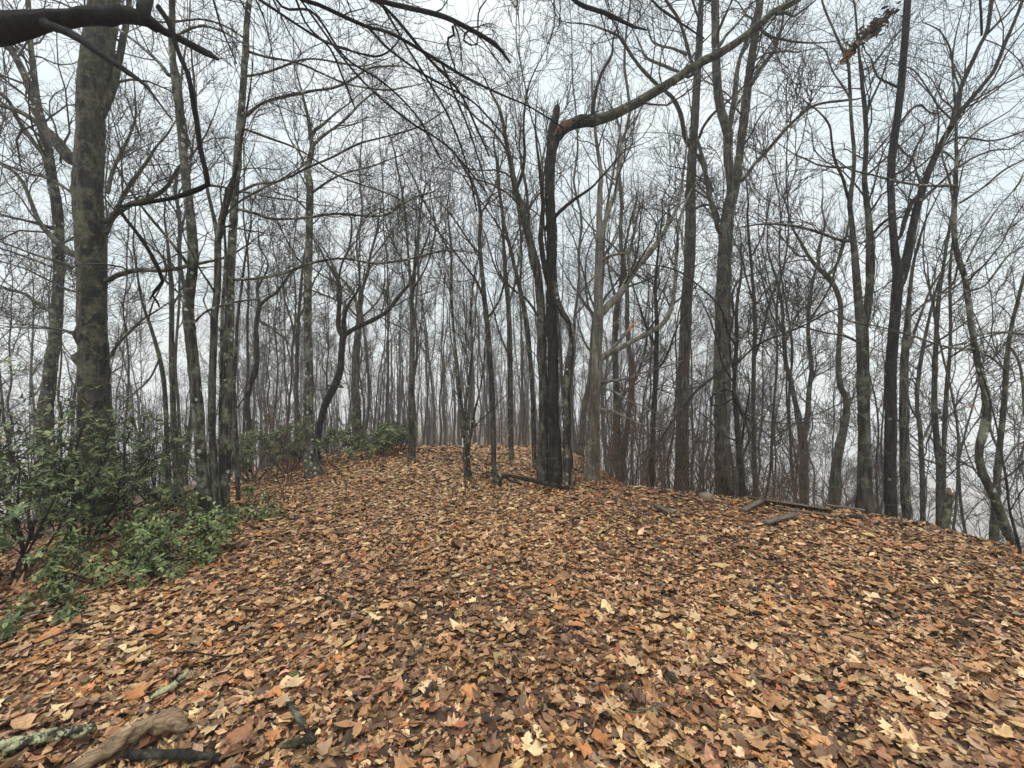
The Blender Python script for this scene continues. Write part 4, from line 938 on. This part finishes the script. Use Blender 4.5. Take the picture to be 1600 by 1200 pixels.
# ------------------------------------------------------------------ wood lying on the ground
def wood_mat(name, a, c, scale=(60, 60, 5)):
    m, n, l, b = new_mat(name)
    t = n.new('ShaderNodeTexCoord'); mp = n.new('ShaderNodeMapping'); mp.inputs['Scale'].default_value = scale; l.new(t.outputs['Object'], mp.inputs['Vector'])
    z = noise(n, l, mp.outputs[0], 1, 8, .7)
    l.new(mixc(n, l, ramp_out(n, l, z.outputs['Fac'], .35, .65), a, c), b.inputs['Base Color']); b.inputs['Roughness'].default_value = .75
    bu = n.new('ShaderNodeBump'); bu.inputs['Strength'].default_value = .9; bu.inputs['Distance'].default_value = .012
    l.new(z.outputs['Fac'], bu.inputs['Height']); l.new(bu.outputs[0], b.inputs['Normal'])
    return m
BOARD = wood_mat('weathered_board', (.060, .045, .032), (.20, .155, .11), (4, 55, 55))
BARE = wood_mat('bare_wood', (.055, .032, .018), (.34, .235, .13), (6, 70, 70))
TORN = wood_mat('torn_wood', (.05, .024, .014), (.24, .105, .042), (30, 30, 8))
def lichen_wood(name):
    m, n, l, b = new_mat(name)
    t = n.new('ShaderNodeTexCoord'); z = noise(n, l, t.outputs['Object'], 16, 8, .7); z2 = noise(n, l, t.outputs['Object'], 70, 5, .7)
    c1 = mixc(n, l, ramp_out(n, l, z2.outputs['Fac'], .35, .65), (.30, .32, .14), (.66, .66, .40))
    c0 = mixc(n, l, ramp_out(n, l, z2.outputs['Fac'], .35, .65), (.015, .013, .010), (.07, .06, .045))
    l.new(mixc(n, l, ramp_out(n, l, z.outputs['Fac'], .49, .53), c0, c1), b.inputs['Base Color']); b.inputs['Roughness'].default_value = .9
    bu = n.new('ShaderNodeBump'); bu.inputs['Strength'].default_value = 1; bu.inputs['Distance'].default_value = .02
    l.new(z2.outputs['Fac'], bu.inputs['Height']); l.new(bu.outputs[0], b.inputs['Normal'])
    return m
LICH = lichen_wood('lichen_wood')
STONE = plain('stone', (.20, .165, .12), .85, .3, 9)
BLACKW = BK['dark']

def stick(name, label, s, mat, lift=.6, cat='stick', rough=.09, sides=12, fork=None, mats=None):
    a = parse(s)
    pts, rad = [], []
    for x, y, w in a:
        g = G(x, y + w * .35)
        d = math.hypot(*g[:2]) ; r = w / F * g[1] / 2 / math.sqrt(1 + ((x - 800) / F) ** 2)
        g[2] = float(height(g[0], g[1])) + r * lift + .055; pts.append(g); rad.append(r)
    pts = np.array(pts); rad = np.array(rad)
    root = empty(name, pts[0]) ; tag(root, label, cat)
    ax = nrm(pts[-1] - pts[0]); ay = nrm(np.cross([0, 0, 1.], ax)); az = np.cross(ax, ay); ROT = np.stack([ax, ay, az], 1)
    root.rotation_euler = Matrix(ROT.tolist()).to_euler()
    p, r, L = resample(pts, rad * .78, step=max(.008, rad.mean() * .35), wob=.4)
    r = r * (1 + .12 * np.sin(np.linspace(0, 9 + L * 12, len(r)) + RNG.uniform(0, 6)))
    r[0] *= .75; r[-1] *= .6
    v, f = tubes(p[None], r[None], sides, rough)
    # close both ends with a ragged break
    S = sides; n0 = len(v)
    v = np.vstack([v, p[0] - nrm(p[1] - p[0]) * r[0] * .5, p[-1] + nrm(p[-1] - p[-2]) * r[-1] * .9])
    caps = [(n0, (k + 1) % S, k, k) for k in range(S)] + [(n0 + 1, n0 - S + k, n0 - S + (k + 1) % S, n0 - S + (k + 1) % S) for k in range(S)]
    capt = np.array([c[:3] for c in caps])
    m1 = raw_mesh('wood', (v - pts[0]) @ ROT, f, mat)
    o = link('wood', m1, root)
    for cp_ in (capt[:S], capt[S:]):
        used = np.unique(cp_)
        link('broken_end', raw_mesh('broken_end', ((v - pts[0]) @ ROT)[used], np.searchsorted(used, cp_), BARE), root)
    if fork:
        for fs in fork:
            b_ = parse(fs); q = []; rr = []
            for x, y, w in b_:
                g = G(x, y + w * .35); q.append([g[0], g[1], float(height(g[0], g[1])) + .02]); rr.append(w / F * g[1] / 2)
            q, rr, _ = resample(np.array(q), np.array(rr), step=.02, wob=.4); vv, ff = tubes(q[None], rr[None], 7, .05)
            link('side_branch', raw_mesh('side_branch', (vv - pts[0]) @ ROT, ff, mat), root)
    return root
stick('broken_limb', 'barkless brown broken limb lying in the bottom left corner', '95,1225,44 150,1192,40 195,1168,38 228,1152,36 252,1143,42 275,1144,40 290,1156,26', BARE, .5, 'limb', .15, 22)
stick('lichen_stick', 'rotten stick crusted with pale green lichen at the bottom left corner', '-25,1188,30 25,1176,32 70,1165,32 110,1160,30 148,1158,22', LICH, .5, 'stick', .24, 18)
stick('lichen_stick', 'short diagonal stick with pale green lichen above the brown broken limb', '234,1109,13 252,1097,17 270,1085,16 294,1064,13', LICH, .5, 'stick', .14, 10)
stick('dark_branch', 'dark wet branch lying under the brown broken limb at the bottom edge', '190,1200,16 240,1196,22 290,1196,22 345,1204,18', BLACKW, .4, 'branch', .08, 12)
stick('birch_stick', 'short grey and black stick below the pale yellow leaf', '449,1112,8 458,1128,11 468,1140,12 478,1152,12', BK['lichen'], .5, 'stick', .08, 10)
stick('mossy_stick', 'short thick mossy stick at the bottom edge left of centre', '440,1184,13 462,1180,17 496,1172,15', BK['moss'], .4, 'stick', .1, 10)
stick('grey_stick', 'thin grey stick in the leaves in the middle of the clearing', '508,936,4 518,946,6 528,954,6 537,961,5', BK['maple'], .5, 'stick', .06, 8)
stick('grey_stick', 'thin forked grey twig right of centre near the bottom', '634,1054,4 646,1042,6 658,1030,6 664,1014,4', BK['maple'], .6, 'stick', .06, 8, ['660,1028,3 668,1012,3'])
stick('curved_twig', 'thin curved lichened twig lying in a bowl of dark leaves near bottom centre', '966,1122,3 980,1130,4 1000,1131,4 1018,1122,4 1030,1116,3', BK['lichen'], .8, 'twig', .05, 7)
stick('thin_branch', 'long thin branch curving over the leaves below the thicket', '30,1035,4 60,1020,5 95,1005,5 125,995,4 160,985,3', BLACKW, .9, 'branch', .05, 8)
stick('thin_branch', 'thin dark twig lying across wet leaves left of the lichened diagonal stick', '268,1036,3 300,1035,4 345,1040,4 380,1036,3', BLACKW, .8, 'twig', .05, 7)
stick('grey_branch', 'pale thin fallen branch at the left edge beneath the thicket', '10,985,6 45,972,7 80,966,6 110,962,4', BK['lichen'], .9, 'branch', .05, 8)
# fallen dark limb across the trail by the snapped trunk
fl = tree('fallen_limb', 'thin black fallen limb hooked at one end, lying before the snapped trunk', 6.35, 'dark', '781,760,6 782,748,6 788,743,6 805,745,6 830,751,7 852,757,7 880,762,6 906,767,4', ['786,744,4 800,752,3 815,756,3'], crown=0, lead=False, cat='limb', grounded=False, sides=8)

def board(label, a, b_, wpx, th=.022, lift=.02, mat=BOARD, nm='board'):
    A, B = G(*a), G(*b_)
    for q in (A, B): q[2] = float(height(q[0], q[1])) + lift + .02
    mid = (A + B) / 2; d = nrm(B - A); L = float(np.linalg.norm(B - A)); w = wpx / F * mid[1]
    up_ = np.array([0, 0, 1.]); sd = nrm(np.cross(up_, d)); nn = np.cross(d, sd)
    nx = 9; vs_ = []; 
    for i in range(nx):
        t = i / (nx - 1) - .5
        tw = RNG.normal(0, .0025); wj = w * (1 + RNG.normal(0, .03)); e1 = RNG.normal(0, .01) if i in (0, nx - 1) else 0
        for sy, sz in ((-.5, 0), (-.5, 1), (.5, 1), (.5, 0)):
            j = RNG.normal(0, .008) if i in (0, nx - 1) else 0
            vs_.append((t * L + j + e1, sy * wj, sz * th + tw + .006 * math.sin(t * 5)))
    f_ = []
    for i in range(nx - 1):
        for k in range(4): f_.append((i * 4 + k, i * 4 + (k + 1) % 4, (i + 1) * 4 + (k + 1) % 4, (i + 1) * 4 + k))
    f_ += [(3, 2, 1, 0), ((nx - 1) * 4, (nx - 1) * 4 + 1, (nx - 1) * 4 + 2, (nx - 1) * 4 + 3)]
    o = link(nm, raw_mesh(nm, np.array(vs_), np.array(f_), mat, smooth=False))
    o.matrix_world = Matrix(((d[0], sd[0], nn[0], mid[0]), (d[1], sd[1], nn[1], mid[1]), (d[2], sd[2], nn[2], mid[2]), (0, 0, 0, 1)))
    tag(o, label, nm)
board('short grey board lying alone on the leaves right of the candelabra beech', (1024, 797), (1050, 812), 9, .03, .035)
board('short tan board tilted in the leaves left of the board pile', (1162, 806), (1190, 792), 8, .03, .04)
board('wide grey board lying apart in front of the board pile', (1197, 826), (1243, 814), 10, .03, .04)
board('longest thin board of the pile at the crest', (1216, 800), (1302, 813), 4, .02, 0.02)
board('thin pale board lying across the top of the pile', (1237, 797), (1290, 796), 4, .02, 0.055)
board('thin board at the right of the pile, slanting down', (1288, 800), (1352, 811), 4, .02, 0.07)
board('thick dark wet board at the right end of the pile', (1312, 813), (1348, 816), 7, .035, .01, BK['dark'])
board('thin board at the rear of the pile, nearest the slope', (1222, 790), (1300, 795), 4, .02, 0.02)
# stone
def blob(name, label, loc, dims, mat, cat, seed):
    u, w_ = 14, 9; v = []
    for i in range(w_):
        th = math.pi * i / (w_ - 1)
        for j in range(u):
            ph = 2 * math.pi * j / u
            d = np.array([math.sin(th) * math.cos(ph), math.sin(th) * math.sin(ph), math.cos(th)])
            k = 1 + .16 * math.sin(3 * d[0] + seed) * math.cos(2.5 * d[1] + seed) + .08 * math.sin(7 * d[2] + 5 * d[0] + seed) + .05 * math.sin(11 * d[1] + seed)
            d = np.sign(d) * np.abs(d) ** .8
            v.append(d * k * np.array(dims))
    f_ = [(i * u + j, i * u + (j + 1) % u, (i + 1) * u + (j + 1) % u, (i + 1) * u + j) for i in range(w_ - 1) for j in range(u)]
    o = link(name, raw_mesh(name, np.array(v), np.array(f_), mat), loc=loc); tag(o, label, cat)
    return o
g = G(1103, 782); blob('stone', 'flat tan stone at the crest in front of the broad grey trunk', (g[0], g[1], float(height(g[0], g[1])) + .05), (.085, .07, .055), STONE, 'stone', 1.0)
g = G(456, 1064); blob('moss_clump', 'small bright green moss clump among the leaves left of centre', (g[0], g[1], float(height(g[0], g[1])) + .02), (.035, .03, .018), plain('moss_green', (.075, .09, .02), .95, .4, 60), 'moss', 2.0)

# mossy stump beyond the crest
st_o = P(1478, 838, 5.6); gz = float(height(st_o[0], st_o[1]))
root = empty('stump', (st_o[0], st_o[1], gz)); tag(root, 'short mossy broken stump at the crest in front of the three slim trunks', 'stump')
p, r = path3d(parse('1474,850,26 1476,820,20 1480,795,17 1485,772,15'), 5.6)
p, r, _ = resample(p, r, step=.02, wob=.2)
v, f = tubes(p[None], r[None], 16, .06); off = np.array(root.location)
link('trunk', raw_mesh('trunk', v - off, f, BK['moss']), root)
top = p[-1]; vv = [top - [0, 0, .03]]; S = 16
for k in range(S):
    q = v[-S + k]; vv += [q, q + np.array([0, 0, RNG.uniform(.0, .09)]) + (q - top) * -.12]
vv = np.array(vv); ff = []
for k in range(S):
    a, b2 = 1 + 2 * k, 1 + 2 * ((k + 1) % S)
    ff += [(a, b2, b2 + 1, a + 1), (0, a + 1, b2 + 1, 0)]
fq = np.array([x for x in ff if x[0] != 0]); ft = np.array([x[:3] for x in ff if x[0] == 0])
link('rim', raw_mesh('rim', vv - off, fq, BARE), root); link('broken_end', raw_mesh('broken_end', vv - off, ft, BARE), root)

# torn orange heartwood on the snapped trunk and on the beech
def splinters(nm, parent, s, depth, n_, lp, mat, wpx=3):
    a = parse(s); pts, rad = path3d(a, depth); off_ = np.array(parent.location)
    A = np.zeros((n_, 5, 3)); Rr = np.zeros((n_, 5))
    d = nrm(pts[-1] - pts[0])
    for i in range(n_):
        t = RNG.uniform(0, .8); q = pts[0] * (1 - t) + pts[-1] * t + RNG.normal(0, rad.mean() * .5, 3); dd = nrm(d + RNG.normal(0, .16, 3)); L = lp / F * depth * RNG.uniform(.4, 1)
        for k in range(5): A[i, k] = q + dd * L * k / 4 - dd * L * .3
        Rr[i] = wpx / F * depth / 2 * np.array([.5, 1, .9, .6, .1]) * RNG.uniform(.6, 1.2)
    v, f = tubes(A, Rr, 4)
    o = link(nm, raw_mesh(nm, v - off_, f, mat, smooth=False), parent); o['kind'] = 'stuff'
    return o
bt = [o for o in COL.objects if o.name.startswith('broken_tree')][0]
splinters('torn_wood', bt, '872,204,10 888,193,8', 6.52, 26, 24, TORN, 2.4)
splinters('splinters', bt, '868,190,10 871,162,8', 6.58, 20, 26, BK['cherry'], 3)
splinters('torn_bark', bt, '900,190,18 932,184,16', 6.56, 46, 20, BK['dark'], 2.4)
sb = empty('snapped_branch', P(978, 520, 6.9)); tag(sb, 'snapped branch stub showing bright orange torn wood beside the candelabra beech', 'branch')
pp, rr = path3d(parse('958,542,5 970,530,5 980,518,5 988,508,5'), 6.9); pp, rr, _ = resample(pp, rr, step=.03, wob=.2); v, f = tubes(pp[None], rr[None], 7, .05)
link('wood', raw_mesh('wood', v - np.array(sb.location), f, BK['beech']), sb)
ORG = plain('orange_wood', (.50, .20, .07), .7, .25, 30)
splinters('splinters', sb, '982,517,5 996,498,4', 6.85, 9, 13, ORG, 2.2)

# bunch of dead leaves and torn bark hung up in the high branches
hb = empty('hanging_debris', P(1358, 56, 5.9)); off = np.array(hb.location); tag(hb, 'ragged bundle of dead brown leaves and torn bark caught high in the branches', 'debris')
pp, rr = path3d(parse('1322,90,4 1338,68,8 1352,55,9 1370,42,8 1386,28,4 1394,18,2'), 5.9); pp, rr, _ = resample(pp, rr, step=.03, wob=.4); v, f = tubes(pp[None], rr[None], 8, .2)
link('wood', raw_mesh('wood', v - off, f, BK['dark']), hb)
n_ = 150; t = RNG.uniform(0, 1, n_); i = (t * (len(pp) - 1)).astype(int); org = pp[i] + RNG.normal(0, .045, (n_, 3))
dv = nrm(nrm(pp[-1] - pp[0]) * .8 + RNG.normal(0, .6, (n_, 3))); nv = nrm(RNG.normal(0, 1, (n_, 3)))
cl = np.array([(.07, .04, .022), (.12, .065, .03), (.035, .022, .016)])[RNG.integers(0, 3, n_)]
cl[t < .13] = (.30, .16, .07)
v, q, c_ = leaves(OVAL, org - off, dv, nv, RNG.uniform(.05, .13, n_), cl, RNG.normal(.3, .5, n_), RNG.normal(.3, .6, n_))
f = link('dead_leaves', raw_mesh('dead_leaves', v, q, LEAF, c_), hb); f['kind'] = 'stuff'

# single clinging leaves
def cling(label, px, py, d, col, s):
    v, q, c_ = leaves(OAK, np.zeros((1, 3)), nrm(np.array([[.7, .2, .25]])), nrm(np.array([[-.2, -.9, .5]])), np.array([s]), np.array([col]), np.array([.3]), np.array([.3]))
    o = link('leaf_on_twig', raw_mesh('leaf_on_twig', v, q, LEAF, c_), loc=P(px, py, d)); tag(o, label, 'leaf')
cling('single reddish leaf on a twig beside the snaking leaning trunk', 1517, 636, 4.4, (.22, .07, .045), .06)
cling('withered brown leaf hanging from the overhead twigs', 656, 38, 4.1, (.06, .03, .02), .10)
cling('pale yellow leaf on a seedling near the white-blazed stems', 742, 694, 6.9, (.6, .5, .22), .09)

# white paint blaze, wrapped on the blazed stem
a, _ = path3d(parse('717,684,4 718,694,4'), 6.9)
off = np.array(blaze_tree.location)
vz = []
p0, p1 = P(725.5, 684, 6.9), P(726, 698, 6.9); rr_ = 7.9 / F * 6.9 / 2
for k in range(7):
    an = -2.75 + k * .28
    for q in (p0, p1): vz.append(q + np.array([math.cos(an) * rr_, math.sin(an) * rr_, 0]))
vz = np.array(vz) - off; fz = np.array([(2 * k, 2 * k + 2, 2 * k + 3, 2 * k + 1) for k in range(6)])
o = link('paint_blaze', raw_mesh('paint_blaze', vz, fz, plain('white_paint', (.75, .75, .72), .6, .1, 40)), blaze_tree); o['label'] = 'small white painted trail blaze'
# the vine on the twisted trunk
tw = [o for o in COL.objects if o.name.startswith('twisted_tree')][0]; off = np.array(tw.location)
pp, rr = path3d(parse('889,500,4 895,540,4 892,580,4 889,620,4 890,660,4 888,690,4 893,706,4 894,722,4 891,738,4 890,758,4'), 6.44); pp, rr, _ = resample(pp, rr, step=.03, wob=.4)
v, f = tubes(pp[None], rr[None], 7, .05); link('vine_stem', raw_mesh('vine_stem', v - off, f, BK['dark']), tw)

# ------------------------------------------------------------------ the fog: one closed box of even air round the whole place
HZ = 0.0034
x0, x1, y0, y1, z0, z1 = -430, 430, -130, 530, -150, 30
v = np.array([(x, y, z) for x in (x0, x1) for y in (y0, y1) for z in (z0, z1)], float)
f = np.array([(0, 1, 3, 2), (4, 6, 7, 5), (0, 4, 5, 1), (2, 3, 7, 6), (0, 2, 6, 4), (1, 5, 7, 3)])
hm = bpy.data.materials.new('fog'); hm.use_nodes = True; hn = hm.node_tree.nodes; hn.clear()
pv = hn.new('ShaderNodeVolumePrincipled'); pv.inputs['Color'].default_value = (1, 1, 1, 1); pv.inputs['Density'].default_value = HZ; pv.inputs['Anisotropy'].default_value = .2
mo = hn.new('ShaderNodeOutputMaterial'); hm.node_tree.links.new(pv.outputs[0], mo.inputs['Volume'])
hz = link('haze', raw_mesh('haze', v, f, hm, smooth=False)); tag(hz, 'pale fog hanging through the whole wood', 'haze', kind='stuff')
bpy.context.view_layer.update()
